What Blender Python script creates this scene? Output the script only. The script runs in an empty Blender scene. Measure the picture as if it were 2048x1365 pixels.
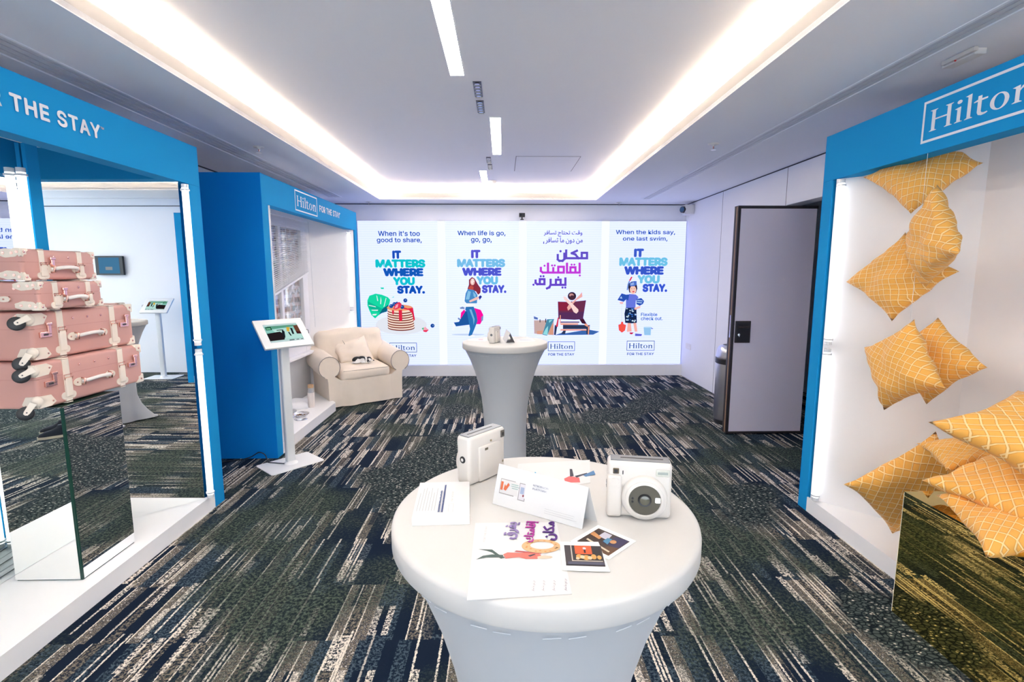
import bpy, bmesh, math, random, os
from mathutils import Vector, Matrix, noise
sc = bpy.context.scene
C = sc.collection
PI = math.pi
random.seed(5)

# ------------------------------------------------------------------ camera
cam_d = bpy.data.cameras.new('camera'); cam = bpy.data.objects.new('camera', cam_d); C.objects.link(cam)
sc.camera = cam
PITCH, YAW = math.radians(7.62), math.radians(1.08)
cam.location = (0, 0, 1.6)
cam.rotation_euler = (PI/2 - PITCH, 0, -YAW)
cam_d.sensor_width = 36.0
cam_d.lens = 36.0 * 1005.0 / 2048.0
cam_d.clip_start = 0.02
# ------------------------------------------------------------------ view + world
sc.view_settings.view_transform = 'Standard'
sc.view_settings.look = 'None'
sc.view_settings.gamma = 1.0
sc.view_settings.use_curve_mapping = False
sc.view_settings.exposure = 1.02
W = bpy.data.worlds.new('world'); sc.world = W; W.use_nodes = True
W.node_tree.nodes['Background'].inputs[0].default_value = (0.76, 0.88, 1.0, 1)   # added fill light, entering by the opening made in the unseen end wall
W.node_tree.nodes['Background'].inputs[1].default_value = 2.1
sc.cycles.max_bounces = 14; sc.cycles.diffuse_bounces = 7; sc.cycles.glossy_bounces = 8
sc.cycles.transparent_max_bounces = 8
sc.cycles.sample_clamp_indirect = 40.0
# light levels (all belong to lamps of the room)
COVE = (1.0, 0.79, 0.57); COVE_S = 43.0
PANEL = (1.0, 0.97, 0.93); PANEL_S = 30.0
TUBE = (0.93, 0.96, 1.0); TUBE_S = 1.4
LED_BG = (0.77, 0.845, 1.60); LED_S = 0.52

# ------------------------------------------------------------------ materials
MAT = {}
def nodes(m): m.use_nodes = True; return m.node_tree.nodes, m.node_tree.links
def pm(name, col, rough=.5, metal=0.0, emit=None, es=0.0, coat=0.0, bump=0.0, bscale=200.0, spec=None, var=0.0, vscale=5.0, trans=0.0, sheen=0.0):
    if name in MAT: return MAT[name]
    m = bpy.data.materials.new(name); n, l = nodes(m); b = n['Principled BSDF']
    b.inputs['Base Color'].default_value = (*col, 1); b.inputs['Roughness'].default_value = rough
    b.inputs['Metallic'].default_value = metal
    if coat: b.inputs['Coat Weight'].default_value = coat
    if spec is not None: b.inputs['Specular IOR Level'].default_value = spec
    if trans: b.inputs['Transmission Weight'].default_value = trans
    if sheen: b.inputs['Sheen Weight'].default_value = sheen
    if emit: b.inputs['Emission Color'].default_value = (*emit, 1); b.inputs['Emission Strength'].default_value = es
    if bump or var:
        tc = n.new('ShaderNodeTexCoord')
    if var:
        nz = n.new('ShaderNodeTexNoise'); nz.inputs['Scale'].default_value = vscale; nz.inputs['Detail'].default_value = 4
        l.new(tc.outputs['Object'], nz.inputs['Vector'])
        mx = n.new('ShaderNodeMix'); mx.data_type = 'RGBA'
        mx.inputs[6].default_value = (*[c*(1-var) for c in col], 1); mx.inputs[7].default_value = (*[min(1, c*(1+var)) for c in col], 1)
        l.new(nz.outputs[0], mx.inputs[0]); l.new(mx.outputs[2], b.inputs['Base Color'])
    if bump:
        nz = n.new('ShaderNodeTexNoise'); nz.inputs['Scale'].default_value = bscale; nz.inputs['Detail'].default_value = 3
        l.new(tc.outputs['Object'], nz.inputs['Vector'])
        bp = n.new('ShaderNodeBump'); bp.inputs['Strength'].default_value = bump; bp.inputs['Distance'].default_value = .01
        l.new(nz.outputs[0], bp.inputs['Height']); l.new(bp.outputs[0], b.inputs['Normal'])
    MAT[name] = m; return m
def glow(name, col, s):
    if name in MAT: return MAT[name]
    m = bpy.data.materials.new(name); n, l = nodes(m); b = n['Principled BSDF']
    b.inputs['Base Color'].default_value = (0, 0, 0, 1); b.inputs['Specular IOR Level'].default_value = 0
    b.inputs['Emission Color'].default_value = (*col, 1); b.inputs['Emission Strength'].default_value = s
    MAT[name] = m; return m
def hx(s):
    r = [int(s[i:i+2], 16)/255 for i in (0, 2, 4)]
    return tuple(c/12.92 if c <= .04045 else ((c+.055)/1.055)**2.4 for c in r)
INK_S = .497
def ink(h, s=1.0): return glow('screen_ink_%s_%d' % (h, s*100), hx(h), s*INK_S)          # colours shown by the LED wall
def prt(h): return pm('print_'+h, tuple(c*.58 for c in hx(h)), .5)                        # printed ink

white_paint = pm('white_paint', (.86, .86, .88), .55)
ceil_paint = pm('ceiling_paint', (.92, .93, .96), .7, bump=.03, bscale=300)
wall_paint = pm('wall_vinyl', (.84, .85, .89), .6, bump=.06, bscale=350)
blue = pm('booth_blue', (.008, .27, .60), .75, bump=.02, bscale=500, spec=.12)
blue_shaded = pm('booth_blue_shaded', (.001, .19, .58), .75, spec=.1)  # the same booth blue, darkened to paint in the unlit side faces
laminate = pm('white_laminate', (.86, .86, .87), .35)
mirror = pm('mirror_glass', (.93, .95, .94), .0, 1.0)
mirror_edge = pm('mirror_edge', (.01, .05, .035), .2)
gold_mirror = pm('gold_mirror', (.78, .62, .22), .015, 1.0)
chrome = pm('chrome', (.8, .8, .8), .15, 1.0)
black_pl = pm('black_plastic', (.012, .012, .014), .4)
dark_grey = pm('dark_grey', (.05, .05, .055), .5)
white_pl = pm('white_plastic', (.78, .76, .74), .4)
white_met = pm('white_powder_coat', (.82, .82, .81), .35)
paper = pm('white_paper', (.56, .56, .56), .6)
tube_glow = glow('tube_light', TUBE, TUBE_S)
spandex = pm('white_spandex', (.44, .46, .49), .65, sheen=.2, bump=.02, bscale=900)
spandex_top = pm('white_spandex_top', (.50, .49, .475), .6)

# ------------------------------------------------------------------ mesh helpers
def obj(name, bm, mat, parent=None, smooth=False, loc=None):
    me = bpy.data.meshes.new(name)
    bmesh.ops.recalc_face_normals(bm, faces=bm.faces)
    bm.to_mesh(me); bm.free()
    for m in (mat if isinstance(mat, (list, tuple)) else [mat]): me.materials.append(m)
    if smooth: me.polygons.foreach_set('use_smooth', [True]*len(me.polygons))
    if smooth == 'auto':
        me.set_sharp_from_angle(angle=math.radians(38))
    o = bpy.data.objects.new(name, me); C.objects.link(o)
    if parent: o.parent = parent
    if loc: o.location = loc
    return o
def thing(name, label, cat, loc=(0, 0, 0), rz=0, group=None, rot=None):
    o = bpy.data.objects.new(name, None); C.objects.link(o)
    o.location = loc; o.rotation_euler = rot or (0, 0, rz); o.empty_display_size = .1
    o['label'] = label; o['category'] = cat
    if group: o['group'] = group
    return o
def tag(o, label, cat, group=None):
    o['label'] = label; o['category'] = cat
    if group: o['group'] = group
    return o
def struct(name, bm, mat, smooth=False):
    o = obj(name, bm, mat, None, smooth); o['kind'] = 'structure'; return o
def B(): return bmesh.new()
def box(bm, c, s, M=None, bev=0.0, seg=2):
    r = bmesh.ops.create_cube(bm, size=1.0)
    vs = r['verts']
    mm = Matrix.Translation(c) @ Matrix.Diagonal((*s, 1))
    if M is not None: mm = M @ mm
    bmesh.ops.transform(bm, matrix=mm, verts=vs)
    if bev:
        es = list({e for v in vs for e in v.link_edges})
        bmesh.ops.bevel(bm, geom=es, offset=bev, segments=seg, profile=.5, affect='EDGES')
    return bm
def bx(bm, x0, x1, y0, y1, z0, z1, bev=0.0, seg=2, M=None):
    return box(bm, ((x0+x1)/2, (y0+y1)/2, (z0+z1)/2), (x1-x0, y1-y0, z1-z0), M, bev, seg)
def frame_of(d):
    d = Vector(d).normalized(); a = Vector((0, 0, 1)) if abs(d.z) < .9 else Vector((1, 0, 0))
    u = d.cross(a).normalized(); v = d.cross(u).normalized(); return u, v, d
def cyl(bm, p0, p1, r0, r1=None, seg=24, cap=True):
    r1 = r0 if r1 is None else r1
    p0, p1 = Vector(p0), Vector(p1); u, v, d = frame_of(p1-p0)
    a = [bm.verts.new(p0 + (u*math.cos(2*PI*i/seg)+v*math.sin(2*PI*i/seg))*r0) for i in range(seg)]
    b = [bm.verts.new(p1 + (u*math.cos(2*PI*i/seg)+v*math.sin(2*PI*i/seg))*r1) for i in range(seg)]
    for i in range(seg): bm.faces.new((a[i], a[(i+1) % seg], b[(i+1) % seg], b[i]))
    if cap: bm.faces.new(a[::-1]); bm.faces.new(b)
    return bm
def tube(bm, pts, r, seg=8, cap=True):
    pts = [Vector(p) for p in pts]; rings = []; pu = None
    for i, p in enumerate(pts):
        d = (pts[min(i+1, len(pts)-1)]-pts[max(i-1, 0)]).normalized()
        if pu is None: u, v, _ = frame_of(d)
        else: u = (pu - d*pu.dot(d)).normalized(); v = d.cross(u)
        pu = u; rr = r[i] if isinstance(r, (list, tuple)) else r
        rings.append([bm.verts.new(p + (u*math.cos(2*PI*k/seg)+v*math.sin(2*PI*k/seg))*rr) for k in range(seg)])
    for a, b in zip(rings, rings[1:]):
        for k in range(seg): bm.faces.new((a[k], a[(k+1) % seg], b[(k+1) % seg], b[k]))
    if cap: bm.faces.new(rings[0][::-1]); bm.faces.new(rings[-1])
    return bm
def lathe(bm, prof, c=(0, 0, 0), seg=40, fn=None, cap=True, M=None):
    rings = []
    for r, z in prof:
        ring = []
        for i in range(seg):
            a = 2*PI*i/seg; rr = fn(r, z, a) if fn else r
            p = Vector((c[0]+rr*math.cos(a), c[1]+rr*math.sin(a), c[2]+z))
            ring.append(bm.verts.new(M @ p if M is not None else p))
        rings.append(ring)
    for a, b in zip(rings, rings[1:]):
        for k in range(seg): bm.faces.new((a[k], a[(k+1) % seg], b[(k+1) % seg], b[k]))
    if cap: bm.faces.new(rings[0][::-1]); bm.faces.new(rings[-1])
    return bm
def prism(bm, poly, fn0, fn1):
    """poly: list of 2D points; fn0/fn1 map (a, b) to 3D for the two caps."""
    a = [bm.verts.new(fn0(*p)) for p in poly]; b = [bm.verts.new(fn1(*p)) for p in poly]
    n = len(poly)
    for i in range(n): bm.faces.new((a[i], a[(i+1) % n], b[(i+1) % n], b[i]))
    bm.faces.new(a[::-1]); bm.faces.new(b); return bm
def zprism(bm, poly, z0, z1): return prism(bm, poly, lambda x, y: (x, y, z0), lambda x, y: (x, y, z1))
def ball(bm, c, r, seg=16, rings=10, M=None):
    if not isinstance(r, (tuple, list)): r = (r, r, r)
    q = bmesh.ops.create_uvsphere(bm, u_segments=seg, v_segments=rings, radius=1)
    mm = Matrix.Translation(c) @ (M or Matrix()) @ Matrix.Diagonal((*r, 1))
    bmesh.ops.transform(bm, matrix=mm, verts=q['verts']); return bm
def ell(cx, cy, rx, ry, n=20, a0=0): return [(cx+rx*math.cos(2*PI*i/n+a0), cy+ry*math.sin(2*PI*i/n+a0)) for i in range(n)]

# ------------------------------------------------------------------ lettering
FD = bpy.utils.system_resource('DATAFILES', path='fonts')
def load_font(fn):
    try: return bpy.data.fonts.load(os.path.join(FD, fn))
    except Exception: return None
F_SANS = load_font('Inter.woff2'); F_ARAB = load_font('NotoSansArabic-VariableFont_wdth,wght.woff2')
AR = {'ا': ('fe8d', 'fe8e', None, None), 'إ': ('fe87', 'fe88', None, None), 'ب': ('fe8f', 'fe90', 'fe91', 'fe92'), 'ت': ('fe95', 'fe96', 'fe97', 'fe98'),
      'ج': ('fe9d', 'fe9e', 'fe9f', 'fea0'), 'ح': ('fea1', 'fea2', 'fea3', 'fea4'), 'د': ('fea9', 'feaa', None, None), 'ر': ('fead', 'feae', None, None),
      'س': ('feb1', 'feb2', 'feb3', 'feb4'), 'ف': ('fed1', 'fed2', 'fed3', 'fed4'), 'ق': ('fed5', 'fed6', 'fed7', 'fed8'), 'ك': ('fed9', 'feda', 'fedb', 'fedc'),
      'م': ('fee1', 'fee2', 'fee3', 'fee4'), 'ن': ('fee5', 'fee6', 'fee7', 'fee8'), 'و': ('feed', 'feee', None, None), 'ي': ('fef1', 'fef2', 'fef3', 'fef4')}
def arabic(t):
    out = []
    for i, ch in enumerate(t):
        if ch not in AR: out.append(ch); continue
        pj = i > 0 and t[i-1] in AR and AR[t[i-1]][2] is not None
        nj = AR[ch][2] is not None and i+1 < len(t) and t[i+1] in AR
        f = AR[ch]; k = (3 if pj else 2) if nj else (1 if pj else 0)
        out.append(chr(int(f[k] or f[1], 16)))
    return ''.join(out)[::-1]
def text_mesh(body, font=None, bold=0.0, extrude=0.0, spacing=1.0):
    if font is not F_ARAB: body = body.replace('I', '\u0399')          # the plain capital without slabs
    cu = bpy.data.curves.new('t', 'FONT'); cu.body = body
    if font: cu.font = font
    cu.offset = bold; cu.space_character = spacing; cu.resolution_u = 4
    o = bpy.data.objects.new('t', cu); C.objects.link(o)
    dg = bpy.context.evaluated_depsgraph_get(); dg.update()
    me = bpy.data.meshes.new_from_object(o.evaluated_get(dg))
    bpy.data.objects.remove(o); bpy.data.curves.remove(cu)
    return me
def lay(pts2, org, ur, uu, nn, lift, w, h, x0, y0, bw, bh):
    return [org + ur*((x-x0)/bw*w) + uu*((y-y0)/bh*h) + nn*lift for x, y in pts2]
def lettering(body, org, right, up, w, h, mat, parent, lift=.0015, bold=0.0, font=None, name='lettering', spacing=1.0):
    """text stretched into the box org + right*w + up*h, standing proud of the surface by lift"""
    me = text_mesh(body, font or F_SANS, 0.0, spacing=spacing)
    bm = B(); bm.from_mesh(me)
    if bold:                                  # heavier weight: the same outline laid a little to every side
        n0 = len(bm.verts)
        for k in range(8):
            bm.from_mesh(me); bm.verts.ensure_lookup_table()
            for v in bm.verts[n0:]: v.co.z = .0008*(k+1); v.co.x += bold*1.4*math.cos(k*PI/4); v.co.y += bold*1.4*math.sin(k*PI/4)
            n0 = len(bm.verts)
    bpy.data.meshes.remove(me)
    xs = [v.co.x for v in bm.verts]; ys = [v.co.y for v in bm.verts]
    x0, y0, bw, bh = min(xs), min(ys), max(xs)-min(xs), max(ys)-min(ys)
    org, right, up = Vector(org), Vector(right).normalized(), Vector(up).normalized(); nn = right.cross(up).normalized()
    for v in bm.verts: v.co = org + right*((v.co.x-x0)/bw*w) + up*((v.co.y-y0)/bh*h) + nn*(lift + v.co.z*.3)
    me = bpy.data.meshes.new(name); bm.to_mesh(me); bm.free(); me.materials.append(mat)
    o = bpy.data.objects.new(name, me); C.objects.link(o); o.parent = parent
    return o
def flat(polys, org, right, up, mat, parent, name, lift=.001, s=1.0):
    """flat coloured shapes (list of 2D polygons) on a surface"""
    org, right, up = Vector(org), Vector(right).normalized(), Vector(up).normalized(); nn = right.cross(up).normalized()
    bm = B()
    for i, p in enumerate(polys):
        vs = [bm.verts.new(org + right*(x*s) + up*(y*s) + nn*(lift + i*.00002)) for x, y in p]
        f = bm.faces.new(vs)
    bmesh.ops.triangulate(bm, faces=bm.faces)
    me = bpy.data.meshes.new(name); bm.to_mesh(me); bm.free(); me.materials.append(mat)
    o = bpy.data.objects.new(name, me); C.objects.link(o); o.parent = parent
    return o
def R4(x0, y0, x1, y1): return [(x0, y0), (x1, y0), (x1, y1), (x0, y1)]
# serif logotype: letters on a 1-unit cap height, x advances to about 2.9
def serif_polys():
    P = []
    def stem(x, w, y0, y1, sf=.07, st=.035, top=True, bot=True, lefttop=False):
        P.append(R4(x, y0, x+w, y1))
        if bot: P.append([(x-sf, y0), (x+w+sf, y0), (x+w+sf, y0+st*.6), (x+w, y0+st*1.8), (x, y0+st*1.8), (x-sf, y0+st*.6)])
        if top: P.append([(x-sf, y1), (x-sf, y1-st*.6), (x, y1-st*1.8), (x+w, y1-st*1.8), (x+w+sf, y1-st*.6), (x+w+sf, y1)])
        if lefttop: P.append([(x-sf-.02, y1-.03), (x+w, y1+.02), (x+w, y1-.09), (x, y1-.09)])
    stem(.07, .13, 0, 1); stem(.62, .13, 0, 1); P.append(R4(.2, .5, .62, .57))                         # H
    stem(.97, .12, 0, .66, top=False, lefttop=True); P.append(ell(1.03, .90, .085, .085, 14))          # i
    stem(1.30, .12, 0, 1.05, top=False, lefttop=True)                                                 # l
    P.append(R4(1.62, .12, 1.74, .84)); P.append([(1.50, .64), (1.62, .70), (1.92, .70), (1.92, .63), (1.50, .60)])   # t
    P.append([(1.62, .14), (1.66, .03), (1.76, -.02), (1.88, .0), (1.95, .05), (1.93, .09), (1.84, .075), (1.77, .10), (1.74, .16)])
    n = 28                                                                                            # o
    for i in range(n):
        a, b = 2*PI*i/n, 2*PI*(i+1)/n
        P.append([(2.27+.27*math.cos(a), .33+.345*math.sin(a)), (2.27+.27*math.cos(b), .33+.345*math.sin(b)), (2.27+.145*math.cos(b), .33+.30*math.sin(b)), (2.27+.145*math.cos(a), .33+.30*math.sin(a))])
    stem(2.70, .12, 0, .66, top=False, lefttop=True); stem(3.06, .12, 0, .44, top=False)              # n
    P.append([(2.80, .50), (2.88, .63), (2.98, .68), (3.08, .67), (3.15, .60), (3.18, .50), (3.18, .42), (3.06, .42), (3.05, .52), (3.0, .57), (2.93, .56), (2.86, .50), (2.81, .42)])
    return P
def logo(org, right, up, w, h, mat, parent, lift=.002, line=.012):
    """logotype in its box; org = lower left corner of the box"""
    q = line*h/.2
    fr = [R4(0, 0, w, q), R4(0, h-q, w, h), R4(0, q, q, h-q), R4(w-q, q, w, h-q)]
    flat(fr, org, right, up, mat, parent, 'logo_frame', lift)
    k = h*.50; sx = (w*.86)/3.26
    ps = [[(w*.075+x*sx, h*.24+y*k) for x, y in p] for p in serif_polys()]
    flat(ps, org, right, up, mat, parent, 'logo_lettering', lift)

# ------------------------------------------------------------------ room
RX0, RX1, RY0, RY1, CZ, UZ = -2.99, 2.84, -2.6, 7.9, 2.66, 2.85
TX0, TX1, TY0, TY1 = -1.76, 1.36, -2.1, 7.45            # tray opening
def carpet():
    m = bpy.data.materials.new('patterned_carpet'); n, l = nodes(m); b = n['Principled BSDF']
    b.inputs['Roughness'].default_value = .95; b.inputs['Specular IOR Level'].default_value = .1
    def N(t, **k):
        x = n.new(t)
        for a, v in k.items(): setattr(x, a, v)
        return x
    def M(op, a, b_=None, c=None):
        x = N('ShaderNodeMath', operation=op)
        for i, v in enumerate((a, b_, c)):
            if v is None: continue
            if isinstance(v, (int, float)): x.inputs[i].default_value = v
            else: l.new(v, x.inputs[i])
        return x.outputs[0]
    def mix(f, a, c):
        x = N('ShaderNodeMix', data_type='RGBA')
        for s, v in ((0, f), (6, a), (7, c)):
            if isinstance(v, tuple): x.inputs[s].default_value = (*v, 1)
            elif isinstance(v, (int, float)): x.inputs[s].default_value = v
            else: l.new(v, x.inputs[s])
        return x.outputs[2]
    def vec(x, y, z=0.0):
        q = N('ShaderNodeCombineXYZ')
        for i, v in enumerate((x, y, z)):
            if isinstance(v, (int, float)): q.inputs[i].default_value = v
            else: l.new(v, q.inputs[i])
        return q.outputs[0]
    def white(v, w=0.0):
        q = N('ShaderNodeTexWhiteNoise', noise_dimensions='4D'); l.new(v, q.inputs['Vector']); q.inputs['W'].default_value = w; return q.outputs['Value']
    def noise_(v, sc_, det=2.0, rough=.5):
        q = N('ShaderNodeTexNoise'); l.new(v, q.inputs['Vector']); q.inputs['Scale'].default_value = sc_; q.inputs['Detail'].default_value = det; q.inputs['Roughness'].default_value = rough; return q.outputs[0]
    def step(v, a, w=.02): # smooth threshold
        q = N('ShaderNodeMapRange'); l.new(v, q.inputs[0]); q.inputs[1].default_value = a-w; q.inputs[2].default_value = a+w; return q.outputs[0]
    tc = N('ShaderNodeTexCoord'); sp = N('ShaderNodeSeparateXYZ'); l.new(tc.outputs['Object'], sp.inputs[0])
    X0, Y0 = sp.outputs[0], sp.outputs[1]
    jag = noise_(tc.outputs['Object'], 110, 3, .65)
    X = M('ADD', X0, M('MULTIPLY', M('SUBTRACT', jag, .5), .013))
    Y = M('ADD', Y0, M('MULTIPLY', M('SUBTRACT', jag, .5), .016))
    def layer(rowh, cw, seed):
        row = M('FLOOR', M('DIVIDE', M('ADD', Y, seed*.37), rowh))
        off = white(vec(row, seed, 3.0), seed)
        cx = M('ADD', M('DIVIDE', X, cw), M('MULTIPLY', off, 37.0))
        cell = M('FLOOR', cx); fr = M('SUBTRACT', cx, cell)
        return row, cell, fr
    r1, c1, f1 = layer(.40, .058, 1.0)
    r2, c2, f2 = layer(.20, .030, 2.0)
    r3, c3, f3 = layer(.40, .017, 3.0)
    h1 = white(vec(r1, c1, 1.0), 1.0); h2 = white(vec(r2, c2, 2.0), 2.0); h3 = white(vec(r3, c3, 5.0), 3.0)
    navy = (.006, .013, .028); slate = (.062, .094, .120); tan_ = (.22, .185, .14); cream = (.74, .67, .57); green = (.085, .112, .080)
    grain = noise_(tc.outputs['Object'], 80, 5, .75)
    big = noise_(tc.outputs['Object'], 1.1, 2)
    speck = step(grain, .485, .03)
    blk = mix(step(h1, .68), slate, tan_)                                # block colour
    blk = mix(speck, blk, navy)
    blk2 = mix(M('MULTIPLY', step(h1, .82), step(grain, .57, .02)), blk, cream)
    col = mix(step(h1, .40), navy, blk2)                                 # about a third of the blocks stay dark
    col = mix(M('MULTIPLY', step(h2, .90), M('SUBTRACT', 1.0, step(grain, .50, .03))), col, cream)
    col = mix(M('MULTIPLY', step(h2, .62), M('SUBTRACT', 1.0, step(h2, .70))), col, navy)
    # thin broken cream lines
    ln = M('MULTIPLY', step(h3, .88), M('SUBTRACT', 1.0, step(f3, .55)))
    ln = M('MULTIPLY', ln, M('SUBTRACT', 1.0, step(grain, .55, .03)))
    col = mix(ln, col, cream)
    edge = M('MULTIPLY', M('SUBTRACT', 1.0, step(f1, .10)), step(h1, .66))
    col = mix(M('MULTIPLY', edge, M('SUBTRACT', 1.0, step(grain, .57, .03))), col, cream)
    # mossy mottled drifts
    g2 = noise_(tc.outputs['Object'], 60, 5, .75)
    moss = mix(step(g2, .52, .05), (.012, .018, .02), green)
    moss = mix(step(g2, .66, .02), moss, (.30, .29, .23))
    col = mix(M('MULTIPLY', step(M('ADD', big, M('MULTIPLY', grain, .25)), .66, .06), .9), col, moss)
    # reptile-like scale patches
    vo = N('ShaderNodeTexVoronoi', feature='DISTANCE_TO_EDGE'); l.new(vec(M('MULTIPLY', X0, 1.0), M('MULTIPLY', Y0, 1.5)), vo.inputs['Vector']); vo.inputs['Scale'].default_value = 34
    vf = N('ShaderNodeTexVoronoi'); l.new(vec(X0, M('MULTIPLY', Y0, 1.5)), vf.inputs['Vector']); vf.inputs['Scale'].default_value = 34
    scale_ = mix(step(vo.outputs[0], .10, .05), (.006, .01, .014), (.060, .078, .075))
    scale_ = mix(M('MULTIPLY', M('SUBTRACT', 1.0, step(vf.outputs['Distance'], .20, .08)), speck), scale_, cream)
    pch = noise_(vec(X0, Y0, 7.3), .8, 1)
    col = mix(step(pch, .60, .02), col, scale_)
    l.new(col, b.inputs['Base Color'])
    bp = N('ShaderNodeBump'); bp.inputs['Strength'].default_value = .4; bp.inputs['Distance'].default_value = .004
    l.new(noise_(tc.outputs['Object'], 400, 2), bp.inputs['Height']); l.new(bp.outputs[0], b.inputs['Normal'])
    return m
bm = B(); bx(bm, RX0-.3, 4.2, RY0-.1, RY1+.1, -.1, 0); struct('floor', bm, carpet())
# lower ceiling ring around the tray, cut for the linear grilles
grL, grR = (-2.43, -2.24), (1.99, 2.10)
bm = B()
bx(bm, RX0-.2, grL[0], RY0, RY1+.1, CZ, CZ+.06)
bx(bm, grL[1], TX0, RY0, RY1+.1, CZ, CZ+.03)
bx(bm, grL[0], grL[1], 7.25, RY1+.1, CZ, CZ+.06)
bx(bm, TX1, grR[0], RY0, RY1+.1, CZ, CZ+.03)
bx(bm, grR[1], 4.2, RY0, RY1+.1, CZ, CZ+.06)
bx(bm, grR[0], grR[1], 7.35, RY1+.1, CZ, CZ+.06)
bx(bm, TX0, TX1, TY1, RY1+.1, CZ, CZ+.03); bx(bm, TX0, TX1, RY0, TY0, CZ, CZ+.03)
struct('ceiling', bm, ceil_paint)
bm = B(); bx(bm, TX0-.22, TX1+.22, TY0-.22, TY1+.22, UZ, UZ+.05); struct('ceiling_tray', bm, ceil_paint)
bm = B()   # upstand of the light trough and its outer walls
t = .018; lz = 2.755
bx(bm, TX0-t, TX0, TY0-t, TY1+t, CZ+.005, lz); bx(bm, TX1, TX1+t, TY0-t, TY1+t, CZ+.005, lz)
bx(bm, TX0, TX1, TY1, TY1+t, CZ+.005, lz); bx(bm, TX0, TX1, TY0-t, TY0, CZ+.005, lz)
bx(bm, TX0-.23, TX0-.21, TY0-.22, TY1+.22, CZ+.03, UZ); bx(bm, TX1+.21, TX1+.23, TY0-.22, TY1+.22, CZ+.03, UZ)
bx(bm, TX0-.22, TX1+.22, TY1+.21, TY1+.23, CZ+.03, UZ); bx(bm, TX0-.22, TX1+.22, TY0-.23, TY0-.21, CZ+.03, UZ)
struct('trim_1', bm, pm('cove_paint', (.50, .485, .475), .7))
cg = glow('cove_strip', COVE, COVE_S)
cv = thing('cove_light', 'warm strip light hidden in the trough round the ceiling recess', 'light', (0, 0, CZ+.04))
def strip(x0, x1, y0, y1):
    bm = B(); bx(bm, x0, x1, y0, y1, 0, .012); obj('light_strip', bm, cg, cv)
strip(TX0-.13, TX0-.09, TY0-.1, TY1+.1); strip(TX1+.09, TX1+.13, TY0-.1, TY1+.1)
strip(TX0-.08, TX1+.08, TY1+.09, TY1+.13); strip(TX0-.08, TX1+.08, TY0-.13, TY0-.09)
# linear air grilles
def grille(x0, x1, y1, nb, label):
    g = thing('air_grille', label, 'vent', ((x0+x1)/2, 0, CZ)); hw = (x1-x0)/2
    bm = B(); bx(bm, -hw, hw, RY0, y1, .05, .06); obj('backing', bm, black_pl, g)
    bm = B()
    for k in range(nb):
        c = -hw + (k+.5)*2*hw/nb; w = hw/nb*.74
        bx(bm, c-w, c+w, RY0, y1, .002, .05)
    obj('blade', bm, pm('grille_white', (.72, .73, .76), .5), g)
    bm = B(); bx(bm, -hw-.012, -hw+.004, RY0, y1, -.004, .01); bx(bm, hw-.004, hw+.012, RY0, y1, -.004, .01); obj('frame', bm, ceil_paint, g)
grille(grL[0], grL[1], 7.25, 4, 'long slotted air grille in the ceiling above the left booths')
grille(grR[0], grR[1], 7.35, 3, 'long slotted air grille in the ceiling on the right side')
# walls
bm = B(); bx(bm, RX0-.1, RX0, RY0, RY1, 0, CZ); struct('wall_left', bm, wall_paint)
bm = B(); bx(bm, RX0-.1, 4.2, RY1, RY1+.1, 0, CZ); struct('wall_back', bm, wall_paint)
bm = B(); bx(bm, RX0-.1, -2.6, RY0-.1, RY0, 0, CZ); bx(bm, 2.5, 4.2, RY0-.1, RY0, 0, CZ); bx(bm, -2.6, 2.5, RY0-.1, RY0, 0, .12); bx(bm, -2.6, 2.5, RY0-.1, RY0, 2.55, CZ); struct('wall_front', bm, wall_paint)  # unseen end wall, its wide opening added to let in fill light
bm = B()
for x in (-2.6, -1.34, -.08, 1.18, 2.44): bx(bm, x, x+.06, RY0-.08, RY0-.02, .12, 2.55)
bx(bm, -2.6, 2.5, RY0-.08, RY0-.02, .12, .17); bx(bm, -2.6, 2.5, RY0-.08, RY0-.02, 2.50, 2.55); struct('added_window_1', bm, dark_grey)  # bars across the added opening that admits the world light as fill
bm = B(); bx(bm, RX1, RX1+.16, 5.10, RY1, 0, CZ-.012); bx(bm, RX1, RX1+.16, RY0, 4.0, 0, CZ-.012); bx(bm, RX1, RX1+.16, 4.0, 5.10, 2.28, CZ-.012)
struct('wall_right', bm, wall_paint)
bm = B(); bx(bm, 4.1, 4.2, RY0, RY1, 0, CZ); struct('wall_outer', bm, wall_paint)
bm = B()
bx(bm, RX1+.0, RX1+.03, RY0, RY1, CZ-.012, CZ); bx(bm, RX0, RX0+.006, RY0, RY1, CZ-.012, CZ); bx(bm, RX0, RX1, RY1-.006, RY1, CZ-.012, CZ)
struct('trim_2', bm, black_pl)
bm = B()
for y in (5.12, 6.6): bx(bm, RX1-.0015, RX1, y-.0025, y+.0025, (2.28 if y < 5.2 else 0), CZ-.012)
struct('trim_3', bm, dark_grey)
bm = B(); bx(bm, -2.4, 2.84, 7.80, 7.90, 0, .175); struct('baseboard_back', bm, white_paint)
bm = B(); bx(bm, .153, .84, 5.6, 6.37, UZ-.003, UZ-.001)
o = obj('access_hatch', bm, ceil_paint); tag(o, 'flush white rectangular access hatch in the ceiling', 'hatch')
bm = B()
for a in ((.147, .153, 5.594, 6.376), (.84, .846, 5.594, 6.376), (.147, .846, 5.594, 5.6), (.147, .846, 6.37, 6.376)): bx(bm, *a, UZ-.002, UZ)
obj('gap', bm, dark_grey, o)
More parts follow.
